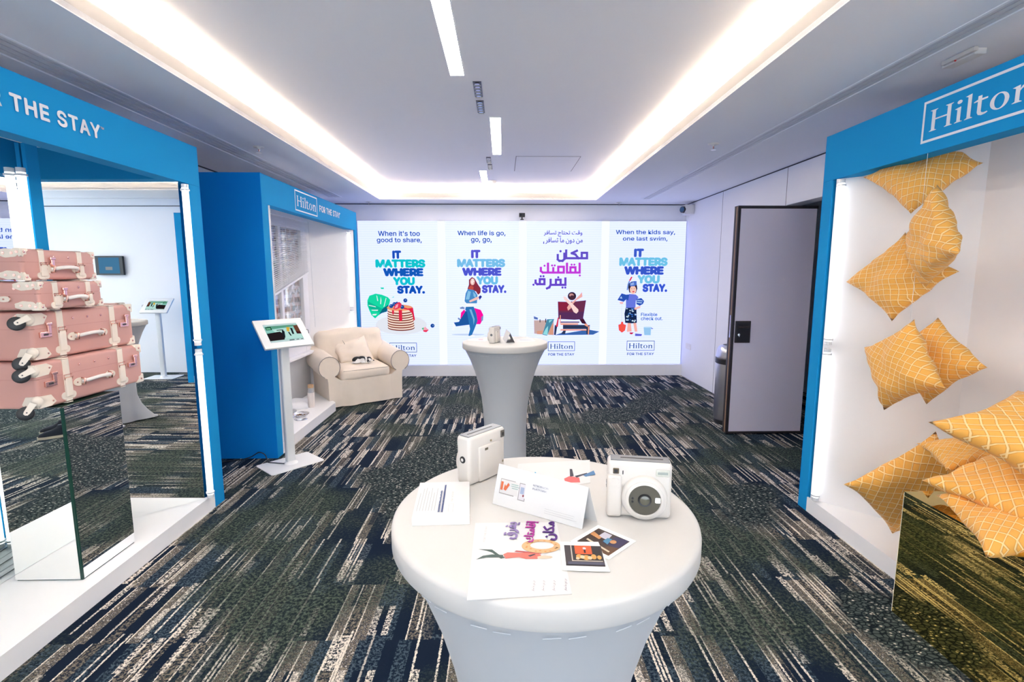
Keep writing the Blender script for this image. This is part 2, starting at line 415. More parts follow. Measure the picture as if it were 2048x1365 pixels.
# ceiling lights
pg = glow('panel_light', PANEL, PANEL_S)
gl = 'linear ceiling lights down the middle of the ceiling'
for x0, x1, y0, y1, lab in ((-.325, -.24, 2.13, 3.38, 'recessed linear ceiling light nearest the camera'), (-.097, -.012, 4.25, 5.50, 'recessed linear ceiling light in the middle of the row, set to the right'),
                       (-.276, -.196, 6.35, 7.40, 'short recessed linear ceiling light nearest the LED wall'), (-.2, -.115, -.2, 1.0, 'recessed linear ceiling light behind the camera')):
    t_ = thing('ceiling_light', lab, 'light', ((x0+x1)/2, (y0+y1)/2, UZ), 0, gl)
    hw, hl = (x1-x0)/2, (y1-y0)/2
    bm = B(); bx(bm, -hw, hw, -hl, hl, -.004, -.001); obj('diffuser', bm, pg, t_)
    bm = B()
    for a in ((-hw-.006, -hw, -hl-.006, hl+.006), (hw, hw+.006, -hl-.006, hl+.006), (-hw, hw, -hl-.006, -hl), (-hw, hw, hl, hl+.006)): bx(bm, *a, -.006, 0)
    obj('frame', bm, ceil_paint, t_)
def spots(x0, x1, y0, y1, n, lab):
    t_ = thing('multi_spotlight', lab, 'light', ((x0+x1)/2, (y0+y1)/2, UZ), 0, 'dark recessed spotlight strips between the ceiling lights')
    hw, hl = (x1-x0)/2, (y1-y0)/2
    bm = B(); bx(bm, -hw, hw, -hl, hl, -.004, 0); obj('housing', bm, pm('spot_black', (.03, .035, .045), .3), t_)
    for k in range(n):
        y = -hl + (k+.5)*2*hl/n
        bm = B(); lathe(bm, [(.004, -.005), (hw*.62, -.009)], (0, y, 0), 16); obj('reflector', bm, pm('spot_reflector', (.55, .55, .5), .15, .9), t_)
        bm = B(); bx(bm, -hw*.8, hw*.8, y+hl/n*.8, y+hl/n*.95, -.012, -.004); obj('divider', bm, pm('spot_divider', (.4, .4, .38), .4, .5), t_)
spots(-.192, -.136, 3.49, 3.775, 5, 'dark five-lamp spotlight strip just beyond the nearest ceiling light')
spots(-.190, -.134, 3.855, 4.13, 5, 'dark five-lamp spotlight strip before the middle ceiling light')
spots(-.174, -.122, 5.64, 5.93, 4, 'small dark spotlight strip just beyond the middle ceiling light')
spots(-.168, -.116, 5.98, 6.26, 4, 'small dark spotlight strip just before the furthest ceiling light')
def sprinkler(x, y, z, lab):
    t_ = thing('sprinkler', lab, 'sprinkler', (x, y, z), 0, 'fire sprinklers')
    bm = B(); lathe(bm, [(.045, 0), (.042, -.006), (.012, -.008), (.012, -.02)], seg=20); obj('escutcheon', bm, white_pl, t_, True)
    bm = B(); tube(bm, [(0, -.012, -.01), (0, -.014, -.03), (0, 0, -.045)], .003, 6); tube(bm, [(0, .012, -.01), (0, .014, -.03), (0, 0, -.045)], .003, 6)
    lathe(bm, [(.02, -.045), (.02, -.048)], seg=12); obj('deflector', bm, chrome, t_)
    bm = B(); cyl(bm, (0, 0, -.012), (0, 0, -.04), .003, seg=6); obj('bulb', bm, pm('bulb_red', (.5, .02, .01), .2), t_)
sprinkler(-2.05, 4.45, CZ, 'ceiling sprinkler on the left above the gap between blue booths')
sprinkler(1.74, 4.28, CZ, 'ceiling sprinkler on the right, beside the right slotted grille')
sprinkler(-1.98, 7.70, CZ, 'ceiling sprinkler at the far left above the LED wall')
sprinkler(1.75, 7.70, CZ, 'ceiling sprinkler at the far right above the LED wall')
bm = B(); lathe(bm, [(.05, 0), (.048, -.02), (.035, -.035)], (-.13, 7.04, UZ), 24); tag(obj('smoke_detector', bm, white_pl, None, 'auto'), 'small round white smoke detector beside the furthest ceiling light', 'detector')
t_ = thing('emergency_light', 'pale emergency light fitting on the ceiling above the right booth', 'light', (2.26, 2.58, CZ), 0)
bm = B(); bx(bm, -.03, .03, -.09, .09, -.028, 0, .004); obj('housing', bm, white_pl, t_)
bm = B(); bx(bm, -.05, -.03, -.11, .07, -.022, -.003, .002); obj('diffuser', bm, pm('pale_acrylic', (.7, .65, .6), .2), t_)
bm = B(); ball(bm, (-.04, .0, -.024), .005, 10, 6); obj('indicator', bm, pm('red_led', (.6, .02, .02), .3), t_)

# ------------------------------------------------------------------ display booths
def wobj(name, bm, mat, par, smooth=False):
    """mesh given in room coordinates, hung on its thing"""
    bmesh.ops.translate(bm, vec=-par.location, verts=bm.verts); return obj(name, bm, mat, par, smooth)
clip_m = pm('clear_clip', (.75, .77, .8), .12, spec=.8)
def light_tube(par, x, y, z0, z1, r=.019):
    zm = (z0+z1)/2
    for a, b in ((z0, zm-.012), (zm+.012, z1)):
        bm = B(); cyl(bm, (x, y, a+.02), (x, y, b-.02), r, seg=20); o = wobj('light_tube', bm, tube_glow, par, 'auto')
        bm = B()
        for p, q in ((a, a+.022), (b-.022, b)): cyl(bm, (x, y, p), (x, y, q), r*1.05, seg=20)
        for p in (a+.03, b-.04): cyl(bm, (x, y, p), (x, y, p+.010), r*1.35, seg=20)
        q = obj('end_cap', bm, clip_m, o, 'auto')
        bmesh_fix(q, par)
def bmesh_fix(q, par):
    for v in q.data.vertices: v.co -= par.location
def booth(side, fx, y0, y1, label, mirrors=False, text_m=white_paint, ptop=2.43, zb=2.165, pw_=.11):
    """side -1 on the left, +1 on the right; fx the front plane"""
    d = side*.485; th = side*.02
    t_ = thing('display_booth', label, 'booth', (fx, (y0+y1)/2, 0))
    fr = (fx, fx+side*.03)
    def sx(a, b): return (min(a, b), max(a, b))
    zt = ptop-.015
    bm = B(); bx(bm, *sx(fx, fx+side*.10), y0, y1, zb, zt, .0015); wobj('header', bm, blue, t_)
    for a, b in ((y0, y0+pw_), (y1-pw_, y1)):
        bm = B(); bx(bm, *sx(fx+side*.001, fx+side*.04), a, b, 0, zb, .0015); wobj('post', bm, blue, t_)
    for a, b in ((y0-.004, y0+.026), (y1-.026, y1+.004)):
        bm = B(); bx(bm, *sx(fx+side*.0015, fx+side*.90), a, b, 0, zt+.001); wobj('side_panel', bm, blue_shaded, t_)
    pts = [(fx+side*.005, y0+.15), (fx+d, y0+.15+abs(d)), (fx+d, y1-.15-abs(d)), (fx+side*.005, y1-.15)]
    return t_, pts
def wall_seg(t_, name, p, q, z0, z1, side, thick, mat, off=0.0):
    p, q = Vector((*p, 0)), Vector((*q, 0)); dr = (q-p).normalized(); nn = Vector((-dr.y, dr.x, 0))
    if nn.x*side < 0: nn = -nn                       # nn points outwards, away from the room
    p, q = p + nn*off, q + nn*off
    bm = B(); zprism(bm, [(p.x, p.y), (q.x, q.y), (q.x+nn.x*thick, q.y+nn.y*thick), (p.x+nn.x*thick, p.y+nn.y*thick)], z0, z1)
    return wobj(name, bm, mat, t_)
def sign(t_, side, fx, yc, z0, mat):
    """logotype box and the words FOR THE STAY along the header; reads left to right seen from the room"""
    W_ = 1.335; r = Vector((0, -side, 0)); up = Vector((0, 0, 1))
    org = Vector((fx, yc, z0)) - r*W_/2 - t_.location
    logo(org, r, up, .575, .195, mat, t_, .0015)
    k = .070
    lettering('FOR THE STAY', org + r*.64 + up*.062, r, up, .675, k, mat, t_, bold=.020, spacing=1.10)
    lettering('TM', org + r*1.318 + up*.115, r, up, .022, .012, mat, t_, bold=.01)
sign_m = pm('sign_white', (.72, .74, .80), .5)

# left booth with mirrors
bA, P = booth(-1, -1.985, .53, 3.44, 'large blue booth lined with mirrors on the left, pink suitcases inside')
sign(bA, -1, -1.9845, 1.985, 2.195, sign_m)
M2a, M2b = (-2.455, 2.799), (-2.412, 1.16)       # the long mirror stands a little askew
segs = [((-2.0, 3.24), M2a), (M2a, M2b), (M2b, (-2.0, .70))]
for p, q in segs:
    wall_seg(bA, 'back_panel', p, q, 0.0, 2.41, -1, .018, white_paint, .012)
    wall_seg(bA, 'mirror_panel', p, q, .102, 2.262, -1, .006, mirror, .004)
bm = B(); zprism(bm, [(-1.987, .56), (-1.987, 3.41)] + [(-1.99, 3.29), (-2.46, 2.80), (-2.42, 1.15), (-2.0, .67)], .0, .10); wobj('platform', bm, laminate, bA)
bm = B(); bx(bm, -2.452, -2.432, 2.715, 2.785, .102, 2.262); wobj('corner_trim', bm, blue, bA)
light_tube(bA, -1.966, 3.250, .11, 2.15); light_tube(bA, -2.04, .75, .11, 2.15)
light_tube(bA, -2.428, 2.672, .11, 2.13)

# second left booth with the armchair
bB, P = booth(-1, -1.965, 4.26, 6.96, 'further blue booth on the left with a window, blind and armchair', zb=2.175)
sign(bB, -1, -1.9645, 5.60, 2.200, sign_m)
P[1] = (-2.45, 4.895); P[2] = (-2.45, 6.325)
wain = pm('wainscot_grey', (.60, .61, .64), .5)
wall_seg(bB, 'back_panel', P[0], P[1], 0, 2.41, -1, .018, white_paint)
wall_seg(bB, 'back_panel', P[1], P[2], 0, 2.41, -1, .018, white_paint)
wall_seg(bB, 'back_panel', P[2], P[3], 0, 2.41, -1, .018, white_paint)
bm = B(); zprism(bm, [(-1.967, 4.30), (-1.967, 5.80), (-2.46, 6.49), (-2.465, 6.32), (-2.465, 4.90), (-1.99, 4.41)], 0, .10); wobj('platform', bm, laminate, bB)
light_tube(bB, -1.965-.05, 6.755, .11, 2.16); light_tube(bB, -2.02, 4.47, .11, 2.16)
# window in the back of the booth
def street():
    m = bpy.data.materials.new('street_view_print'); n, l = nodes(m); b = n['Principled BSDF']
    b.inputs['Roughness'].default_value = .06; b.inputs['Coat Weight'].default_value = 1.0
    tc = n.new('ShaderNodeTexCoord'); mp = n.new('ShaderNodeMapping'); mp.inputs['Scale'].default_value = (1, 1, 1); mp.inputs['Rotation'].default_value = (0, PI/2, 0)
    l.new(tc.outputs['Object'], mp.inputs[0])
    br = n.new('ShaderNodeTexBrick'); br.inputs['Scale'].default_value = 2.6; br.inputs['Mortar Size'].default_value = .05
    sp = n.new('ShaderNodeSeparateXYZ'); cb = n.new('ShaderNodeCombineXYZ'); l.new(tc.outputs['Object'], sp.inputs[0]); l.new(sp.outputs[1], cb.inputs[0]); l.new(sp.outputs[2], cb.inputs[1])
    l.new(cb.outputs[0], br.inputs['Vector'])
    br.inputs['Color1'].default_value = (.16, .14, .13, 1); br.inputs['Color2'].default_value = (.42, .38, .36, 1); br.inputs['Mortar'].default_value = (.65, .66, .7, 1)
    nz = n.new('ShaderNodeTexNoise'); nz.inputs['Scale'].default_value = 9; nz.inputs['Detail'].default_value = 6; l.new(cb.outputs[0], nz.inputs['Vector'])
    cr = n.new('ShaderNodeValToRGB'); e = cr.color_ramp.elements
    e[0].position = .36; e[0].color = (.02, .025, .04, 1); e[1].position = .62; e[1].color = (.75, .78, .85, 1)
    for p_, c_ in ((.44, (.20, .12, .09, 1)), (.50, (.32, .30, .32, 1)), (.56, (.10, .22, .34, 1))):
        q = e.new(p_); q.color = c_
    l.new(nz.outputs[0], cr.inputs[0])
    mx = n.new('ShaderNodeMix'); mx.data_type = 'RGBA'; mx.inputs[0].default_value = .45; l.new(cr.outputs[0], mx.inputs[6]); l.new(br.outputs[0], mx.inputs[7]); l.new(mx.outputs[2], b.inputs['Base Color'])
    return m
wn = thing('booth_window', 'white framed window with a street view, behind the crooked blind', 'window', (-2.45, 5.55, 0))
wy0, wy1, wz0, wz1 = 4.92, 6.30, .66, 2.20
bm = B(); bx(bm, -2.449, -2.44, wy0+.08, wy1-.10, wz0+.1, wz1-.05); wobj('view_pane', bm, street(), wn)
fm = pm('window_white', (.80, .80, .83), .35)
bm = B(); bx(bm, -2.449, -2.40, wy0, wy0+.09, wz0, wz1, .006); bx(bm, -2.449, -2.40, wy1-.16, wy1-.04, wz0, wz1, .006); bx(bm, -2.449, -2.41, wy1-.04, wy1+.02, wz0-.02, wz1, .008)
bx(bm, -2.448, -2.403, wy0+.08, wy1-.15, wz1-.09, wz1, .004); bx(bm, -2.448, -2.403, wy0+.08, wy1-.15, wz0+.001, wz0+.12, .004); wobj('frame', bm, fm, wn)
bm = B(); bx(bm, -2.443, -2.415, 5.56, 5.62, wz0+.1, wz1-.08, .004); wobj('mullion', bm, fm, wn)
bm = B(); bx(bm, -2.449, -2.33, wy0-.05, wy1+.03, wz0-.03, wz0, .006); wobj('sill', bm, fm, wn)
bm = B(); bx(bm, -2.449, -2.435, 4.93, 6.31, .10, .62, .003); o = wobj('wainscot', bm, wain, wn)
# blind, lowered crookedly
bl = thing('venetian_blind', 'white venetian blind hanging crooked over the booth window', 'blind', (-2.36, 5.65, 0))
by0, by1, ztop = 4.98, 6.19, 2.215
def zb_(y, k, n=34):
    f = (y-by0)/(by1-by0); bot = 1.30*(1-f) + 1.60*f
    g = (k+1)/(n+1); g = g*.82 + .18*math.sin(g*PI/2)
    return ztop - .02 - g*(ztop-.02-bot-.03)
bm = B(); bx(bm, -2.375, -2.335, by0, by1, ztop-.01, ztop+.03, .003); wobj('headrail', bm, fm, bl)
slat_m = pm('blind_white', (.80, .80, .82), .4)
for k in range(34):
    bm = B(); a, b = zb_(by0, k), zb_(by1, k); t = .0008
    vs = [bm.verts.new(p) for p in ((-2.364, by0, a+.002), (-2.348, by0, a-.002), (-2.348, by1, b-.002), (-2.364, by1, b+.004),
                                    (-2.364, by0, a+.002+t), (-2.348, by0, a-.002+t), (-2.348, by1, b-.002+t), (-2.364, by1, b+.004+t))]
    for f in ((0, 1, 2, 3), (7, 6, 5, 4), (0, 4, 5, 1), (1, 5, 6, 2), (2, 6, 7, 3), (3, 7, 4, 0)): bm.faces.new([vs[i] for i in f])
    wobj('slat', bm, slat_m, bl)
bm = B(); a, b = zb_(by0, 34), zb_(by1, 34)
zprism(bm, [(-2.37, by0), (-2.34, by0), (-2.34, by1), (-2.37, by1)], 0, .022)
for v in bm.verts: v.co.z += (a if v.co.y < 5.5 else b) - .02
wobj('bottom_rail', bm, slat_m, bl)
for y in (by0+.15, (by0+by1)/2, by1-.15):
    bm = B(); cyl(bm, (-2.34, y, zb_(y, 34)), (-2.34, y, ztop), .0012, seg=6); wobj('ladder_cord', bm, slat_m, bl)
bm = B(); cyl(bm, (-2.325, by1+.01, ztop), (-2.31, by1+.02, .95), .003, seg=8); wobj('wand', bm, clip_m, bl)
# right booth with the waffle cushions
bC, P = booth(1, 2.06, .46, 3.29, 'large blue booth on the right with waffle cushions hanging inside', ptop=2.475, zb=2.18, pw_=.09)
sign(bC, 1, 2.0605, 1.875, 2.232, sign_m)
P = [(2.066, .58), (2.55, 1.064), (2.55, 2.686), (2.066, 3.17)]
for p, q in zip(P, P[1:]): wall_seg(bC, 'back_panel', p, q, .0, 2.44, 1, .018, white_paint)
bm = B(); zprism(bm, [(2.062, .50), (2.062, 1.45), (2.34, 1.45), (2.34, 2.20), (2.062, 2.20), (2.062, 3.25), (2.075, 3.18), (2.56, 2.69), (2.56, 1.06), (2.075, .57)], 0, .10); wobj('platform', bm, laminate, bC)
light_tube(bC, 2.070, 3.128, .11, 2.17); light_tube(bC, 2.070, .622, .11, 2.17)

# ------------------------------------------------------------------ LED wall
LY = 7.795
lw = thing('led_wall', 'large bright LED video wall showing four travel adverts', 'screen', (.32, LY, 0))
def led_mat():
    m = bpy.data.materials.new('led_background'); n, l = nodes(m); b = n['Principled BSDF']
    b.inputs['Base Color'].default_value = (.02, .02, .02, 1); b.inputs['Roughness'].default_value = .4
    tc = n.new('ShaderNodeTexCoord'); sp = n.new('ShaderNodeSeparateXYZ'); l.new(tc.outputs['Object'], sp.inputs[0])
    s = n.new('ShaderNodeMath'); s.operation = 'MULTIPLY'; s.inputs[1].default_value = 2*PI/.0345; l.new(sp.outputs[2], s.inputs[0])
    w = n.new('ShaderNodeMath'); w.operation = 'SINE'; l.new(s.outputs[0], w.inputs[0])
    mr = n.new('ShaderNodeMapRange'); mr.inputs[1].default_value = -1; mr.inputs[2].default_value = 1
    mx = n.new('ShaderNodeMix'); mx.data_type = 'RGBA'
    mx.inputs[6].default_value = (LED_BG[0]*.92, LED_BG[1]*.96, LED_BG[2], 1); mx.inputs[7].default_value = (LED_BG[0]*1.05, LED_BG[1]*1.03, LED_BG[2], 1)
    l.new(w.outputs[0], mr.inputs[0]); l.new(mr.outputs[0], mx.inputs[0]); l.new(mx.outputs[2], b.inputs['Emission Color'])
    b.inputs['Emission Strength'].default_value = LED_S
    return m
LM = led_mat()
X0, X1, Z0, Z1 = -2.19, 2.815, .185, 2.395
seams = [X0, -.925, .312, 1.575, X1]
for a, b in zip(seams, seams[1:]):
    bm = B(); bx(bm, a, b, LY, LY+.05, Z0, Z1); wobj('display_panel', bm, LM, lw)
bm = B(); bx(bm, X0-.01, X1+.01, LY+.0501, LY+.08, Z0-.01, Z1+.004); wobj('cabinet', bm, dark_grey, lw)
sm = glow('led_margin', (.92, .95, 1.0), LED_S)
for s_ in seams[1:4]: flat([R4(s_-.06-lw.location.x, Z0, s_+.06-lw.location.x, Z1)], (0, 0, 0), (1, 0, 0), (0, 0, 1), sm, lw, 'margin_band', .0008)
# positions on the screen are given in the units of the advert artwork (u across, v down)
_cp, _sp, _cy, _sy = math.cos(PITCH), math.sin(PITCH), math.cos(YAW), math.sin(YAW)
def S(u, v):
    a, b = (u-1024)/1005, (682.5-v)/1005
    d = Vector((_sy*_cp, _cy*_cp, -_sp)) + Vector((_cy, -_sy, 0))*a + Vector((_sy*_sp, _cy*_sp, _cp))*b
    t = LY/d.y; return d.x*t, 1.6 + d.z*t
def st(body, u0, v0, u1, v1, h, bold=.0, font=None, s=1.0, lift=.004):
    x0, z1 = S(u0, v0); x1, z0 = S(u1, v1)
    lettering(body, Vector((x0, LY, z0)) - lw.location, (1, 0, 0), (0, 0, 1), x1-x0, z1-z0, ink(h, s), lw, lift, bold, font)
def art(ox, oy, k, items, name, lift0=.0015):
    for i, (h, polys) in enumerate(items):
        P_ = [[S(ox+x/k, oy+y/k) for x, y in p] for p in polys]
        P_ = [[(x-lw.location.x, z) for x, z in p] for p in P_]
        flat(P_, Vector((0, 0, 0)), (1, 0, 0), (0, 0, 1), ink(h), lw, name, lift0 + i*.0002)
def stack(words, cols, boxes):
    for w_, c_, b_ in zip(words, cols, boxes): st(w_, *b_, c_, .045, lift=.0045 if c_ in (cols[1], cols[3]) else .005)
WRD = ['IT', 'MATTERS', 'WHERE', 'YOU', 'STAY.']
DB = '1d50a8'
st("When it's too", 756, 462, 840, 472.5, DB, .011); st('good to share,', 753.5, 475.5, 843.7, 487.5, DB, .011)
stack(WRD, ['1e50b8', '14c4cc', '1458b8', '14c2d2', '1252b8'], [(784.4, 501.5, 802.8, 518), (750.6, 519, 851, 536), (766, 536.8, 847, 553), (785.7, 554.3, 830, 571), (794, 571.6, 850.3, 588)])
st('When life is go,', 915, 461.5, 1011, 473.5, DB, .011); st('go, go,', 942, 476.5, 983.5, 487, DB, .011)
stack(WRD, ['5c58d0', '78c0ea', '5058d0', '70c0ea', '5058d0'], [(942, 500, 961, 517), (914, 518, 1010.4, 535), (924, 535.8, 1003, 552), (952.6, 552.8, 996, 569.6), (963.7, 570.2, 1012.8, 586.7)])
st('When the kids say,', 1231.7, 460, 1349.9, 471, DB, .011); st('one last swim,', 1245.7, 473.3, 1334.6, 483.5, DB, .011)
stack(WRD, ['3c5cc8', '70c4e8', '3858c8', '74c4e8', '3858d0'], [(1268, 497.6, 1287.4, 514.7), (1238.6, 515.2, 1334.8, 532.6), (1248.3, 533, 1327, 549.8), (1274.7, 550.5, 1319, 567.5), (1285, 568, 1334, 584.6)])
st('Flexible', 1281.8, 626, 1314.3, 632.6, '2c66b0', .011); st('check out.', 1281.8, 634, 1324.8, 640.8, '2c66b0', .011)
if F_ARAB:
    st(arabic('وقت تحتاج تسافر'), 1087.5, 461, 1164.5, 474, '5850b8', .008, F_ARAB)
    st(arabic('من دون ما تسافر')[::1], 1091, 475, 1165.3, 488.5, '5850b8', .008, F_ARAB)
    st('،', 1086.3, 483, 1088.6, 488, '5850b8', .008, F_ARAB)
def strokes(lines, wd):
    out = []
    for ln in lines:
        for (x0, y0), (x1, y1) in zip(ln, ln[1:]):
            L = math.hypot(x1-x0, y1-y0) or 1; ux, uy = (x1-x0)/L, (y1-y0)/L; h_ = wd/2
            a, b = (x0-ux*h_*.9, y0-uy*h_*.9), (x1+ux*h_*.9, y1+uy*h_*.9)
            out.append([(a[0]-uy*h_, a[1]+ux*h_), (b[0]-uy*h_, b[1]+ux*h_), (b[0]+uy*h_, b[1]-ux*h_), (a[0]+uy*h_, a[1]-ux*h_)])
    return out
def ring(x0, y0, x1, y1): return [(x0, y0), (x1, y0), (x1, y1), (x0, y1), (x0, y0)]
def dots(ps, r=9): return [ell(x, y, r, r, 12) for x, y in ps]
AK = 3.792
art(1040, 400, AK, [('6450c4', strokes([ring(468, 402, 508, 443), [(468, 443), (350, 443), (350, 384)], [(443, 443), (420, 415), (392, 405), (432, 386)], [(286, 418), (286, 452), (298, 463), (322, 463), (336, 450), (336, 408)]], 17) + dots([(307, 390)])),
                    ('c43cd6', strokes([[(452, 484), (452, 552), (356, 552), (356, 484)], ring(382, 512, 420, 552), [(345, 552), (345, 552)], ring(290, 508, 332, 552), [(290, 552), (172, 552), (158, 540), (158, 516)], [(252, 552), (252, 518)], [(212, 552), (212, 484)]], 17) + dots([(391, 492), (412, 492), (243, 498), (263, 498), (453, 574), (186, 500)], 8)),
                    ('6a48c8', strokes([[(344, 596), (344, 645), (232, 645)], ring(272, 606, 308, 645), [(232, 606), (232, 645), (222, 664), (204, 672)], ring(150, 602, 185, 640), [(185, 640), (130, 640), (118, 630), (118, 612)]], 17) + dots([(290, 588), (157, 580), (178, 580), (322, 665), (343, 665), (102, 644)], 8.5))], 'lettering', .004)
NB = ink('1c4a78')
for lx0, lx1, ly0, ly1 in ((779, 834, 686, 705), (945, 999, 684.5, 704), (1096, 1149.4, 683.5, 702.5), (1253.6, 1308.5, 682, 701.5)):
    x0, z1 = S(lx0, ly0); x1, z0 = S(lx1, ly1)
    logo(Vector((x0, LY, z0)) - lw.location, (1, 0, 0), (0, 0, 1), x1-x0, z1-z0, NB, lw, .003, line=.010)
    st('FOR THE STAY', lx0+.5, ly1+4.2, lx1-1, ly1+9.2, '1c4a78', .012)
# pictures on the adverts
lf = [(340, 400), (380, 310), (500, 270), (620, 290), (740, 340), (785, 390), (770, 470), (700, 550), (720, 620), (620, 650), (560, 690), (490, 755), (420, 690), (370, 580), (340, 500)]
it = [('e4e8f2', [ell(1000, 880, 500, 190, 30)]), ('18d8a4', [lf, [(590, 150), (660, 150), (660, 180), (610, 180)], [(815, 350), (860, 320), (850, 345)]]), ('0fb894', [[(345, 420), (700, 600), (600, 650), (380, 560)]]),
      ('0d6480', [[(560, 690), (640, 560), (760, 480), (720, 620), (620, 650)]]),
      ('eef4fc', [[(515, 300), (530, 320), (550, 410), (535, 415)], [(600, 330), (612, 400), (605, 480), (590, 470)], [(700, 350), (710, 360), (670, 520), (655, 530)], [(420, 585), (550, 585), (540, 605), (430, 600)], [(365, 490), (500, 520), (505, 535), (370, 505)], [(435, 670), (530, 665), (500, 695), (445, 695)]])]
pan = []
for k in range(8):
    y = 935 - k*47; cx = 1000 - k*3
    pan += [('7c3028', [ell(cx, y, 262-k*1.5, 62, 26)]), ('fbdcc8' if k % 2 else 'ffe8dc', [ell(cx, y-16, 258-k*1.5, 56, 26)])]
pan += [('f0a070', [ell(972, 545, 252, 62, 30)]), ('e02848', [[(1040, 535), (1130, 560), (1230, 545), (1245, 640), (1268, 780), (1238, 800), (1215, 660), (1150, 590), (1050, 570)], [(950, 590), (1015, 585), (1022, 790), (985, 812), (958, 780)], [(820, 590), (862, 595), (855, 680), (825, 670)]]),
        ('1c4a98', dots([(805, 512), (868, 475), (1020, 530), (1080, 402), (1610, 895)], 40) + dots([(917, 455)], 28)), ('78a4d8', dots([(795, 500), (858, 468), (1012, 520), (1085, 395), (1620, 890)], 11)),
        ('e83858', [[(845, 570), (880, 480), (960, 428), (1010, 470), (990, 540), (900, 580)], [(1420, 985), (1540, 975), (1490, 1022), (1440, 1015)]]), ('f8a8b8', [[(870, 560), (900, 490), (945, 470), (930, 540)], [(1425, 950), (1470, 915), (1535, 975), (1430, 985)]]), ('20c080', [[(1400, 945), (1440, 930), (1430, 985)]])]
art(700, 560, 9.75, it + pan, 'advert_picture', .0015)
art(900, 540, 9.1, [('c4d4f0', [ell(330, 1180, 300, 14, 24)]), ('ff14a0', [[(200, 780), (260, 720), (300, 800), (300, 930), (230, 940), (190, 880)], [(430, 690), (560, 730), (605, 820), (600, 900), (550, 990), (480, 990), (380, 970), (390, 900)]]),
    ('7a90c0', [[(175, 690), (230, 670), (270, 690), (260, 715), (190, 712)], [(140, 880), (160, 870), (220, 920), (210, 935), (150, 905)], [(570, 860), (608, 830), (600, 920), (570, 945)]]),
    ('2058a0', [[(290, 740), (380, 830), (395, 940), (350, 1000), (110, 1030), (70, 960), (110, 955), (290, 930), (310, 850)]]), ('2c74b8', [[(290, 665), (430, 670), (480, 800), (502, 930), (440, 1090), (390, 1210), (335, 1200), (385, 1000), (405, 930), (340, 780), (275, 730)]]),
    ('7ab4e0', [[(350, 720), (390, 720), (450, 900), (430, 1010), (420, 900)]]), ('f6f8fc', [[(300, 600), (450, 600), (462, 670), (270, 675)], [(60, 965), (95, 1020), (68, 1112), (45, 1090)], [(340, 1212), (400, 1185), (455, 1190), (440, 1225)]]),
    ('8c3040', [[(345, 180), (400, 132), (450, 160), (505, 260), (560, 340), (555, 420), (510, 455), (470, 390), (330, 390), (320, 340), (345, 270)]]), ('c05048', [[(335, 330), (380, 280), (430, 310), (420, 390), (380, 400)]]),
    ('4a8cc8', [[(325, 350), (440, 370), (500, 460), (490, 610), (300, 610), (265, 570), (285, 430)]]), ('86c0e8', [[(330, 380), (380, 400), (350, 540), (285, 540)], [(420, 400), (470, 450), (470, 520), (430, 480)]]),
    ('f4c4bc', [ell(410, 218, 42, 62, 18), [(345, 565), (500, 488), (530, 500), (520, 535), (365, 592)]]), ('fbe6e0', [ell(412, 210, 28, 46, 16)]), ('c83858', [ell(432, 238, 9, 6, 8)]), ('5a3a48', [ell(392, 195, 7, 4, 8), ell(432, 192, 6, 4, 8)]), ('28348c', [[(520, 490), (555, 462), (582, 490), (540, 550)]])], 'advert_picture', .0015)
lo = [('3c66ac', [[(1230, 970), (1450, 1010), (1340, 1045), (1330, 1070), (580, 1080), (700, 1040), (1190, 1050)]]), ('c8aca8', [[(175, 790), (560, 790), (560, 1080), (180, 1050)]]), ('d89c84', [[(230, 1000), (350, 990), (330, 1065), (230, 1060)], [(470, 900), (555, 850), (555, 1070), (470, 1070)]]), ('5a74b4', [[(170, 710), (250, 740), (250, 778), (175, 765)]]),
      ('4c8ca8', [[(430, 770), (570, 765), (500, 850), (430, 1090), (340, 1070), (410, 960)]]), ('94dce4', [[(400, 960), (450, 900), (440, 1080), (350, 1060)], [(470, 790), (540, 780), (470, 840)]]), ('302838', [[(285, 770), (300, 770), (300, 830), (285, 830)], [(395, 760), (415, 760), (410, 835), (395, 835)]]),
      ('2c3858', [[(740, 880), (1190, 880), (1200, 960), (740, 960)], [(580, 880), (630, 900), (600, 1075), (565, 1075)], [(760, 980), (800, 980), (780, 1060), (700, 1050)], [(1190, 900), (1265, 880), (1250, 1070), (1200, 1060)]]), ('42182c', [[(1130, 740), (1210, 870), (1110, 850), (1060, 770)], [(690, 815), (1060, 815), (1060, 835), (690, 835)]]),
      ('6c3050', [[(640, 425), (800, 430), (1000, 420), (1190, 400), (1130, 770), (960, 780), (650, 765)]]), ('8c2440', [[(650, 430), (830, 440), (860, 600), (660, 600)]]), ('58305c', [[(660, 640), (1150, 620), (1130, 770), (960, 780), (655, 765)]]),
      ('d83848', [[(640, 735), (660, 740), (640, 920), (600, 910)]]), ('f4a488', [[(690, 845), (1040, 848), (1040, 876), (690, 880)], [(690, 962), (1200, 965), (1200, 990), (690, 992)], [(680, 690), (698, 690), (695, 850), (678, 850)], [(1180, 850), (1230, 880), (1220, 920), (1150, 880)], [(1230, 910), (1255, 900), (1245, 1070), (1225, 1065)]]),
      ('3a2838', [ell(915, 318, 82, 80, 24)]), ('c89090', [ell(905, 300, 45, 34, 16)]), ('4a2c3c', [ell(920, 350, 45, 48, 18)]), ('f0b0a8', [[(1110, 240), (1120, 330), (1000, 400), (920, 490), (890, 560), (840, 602), (820, 540), (850, 490), (960, 400), (1060, 300)]]), ('fbd8d4', [[(745, 320), (790, 330), (960, 500), (1040, 580), (1040, 620), (1000, 660), (950, 630), (900, 520), (760, 385)]])]
art(1050, 560, 9.753, lo, 'advert_picture', .0015)
random.seed(3)
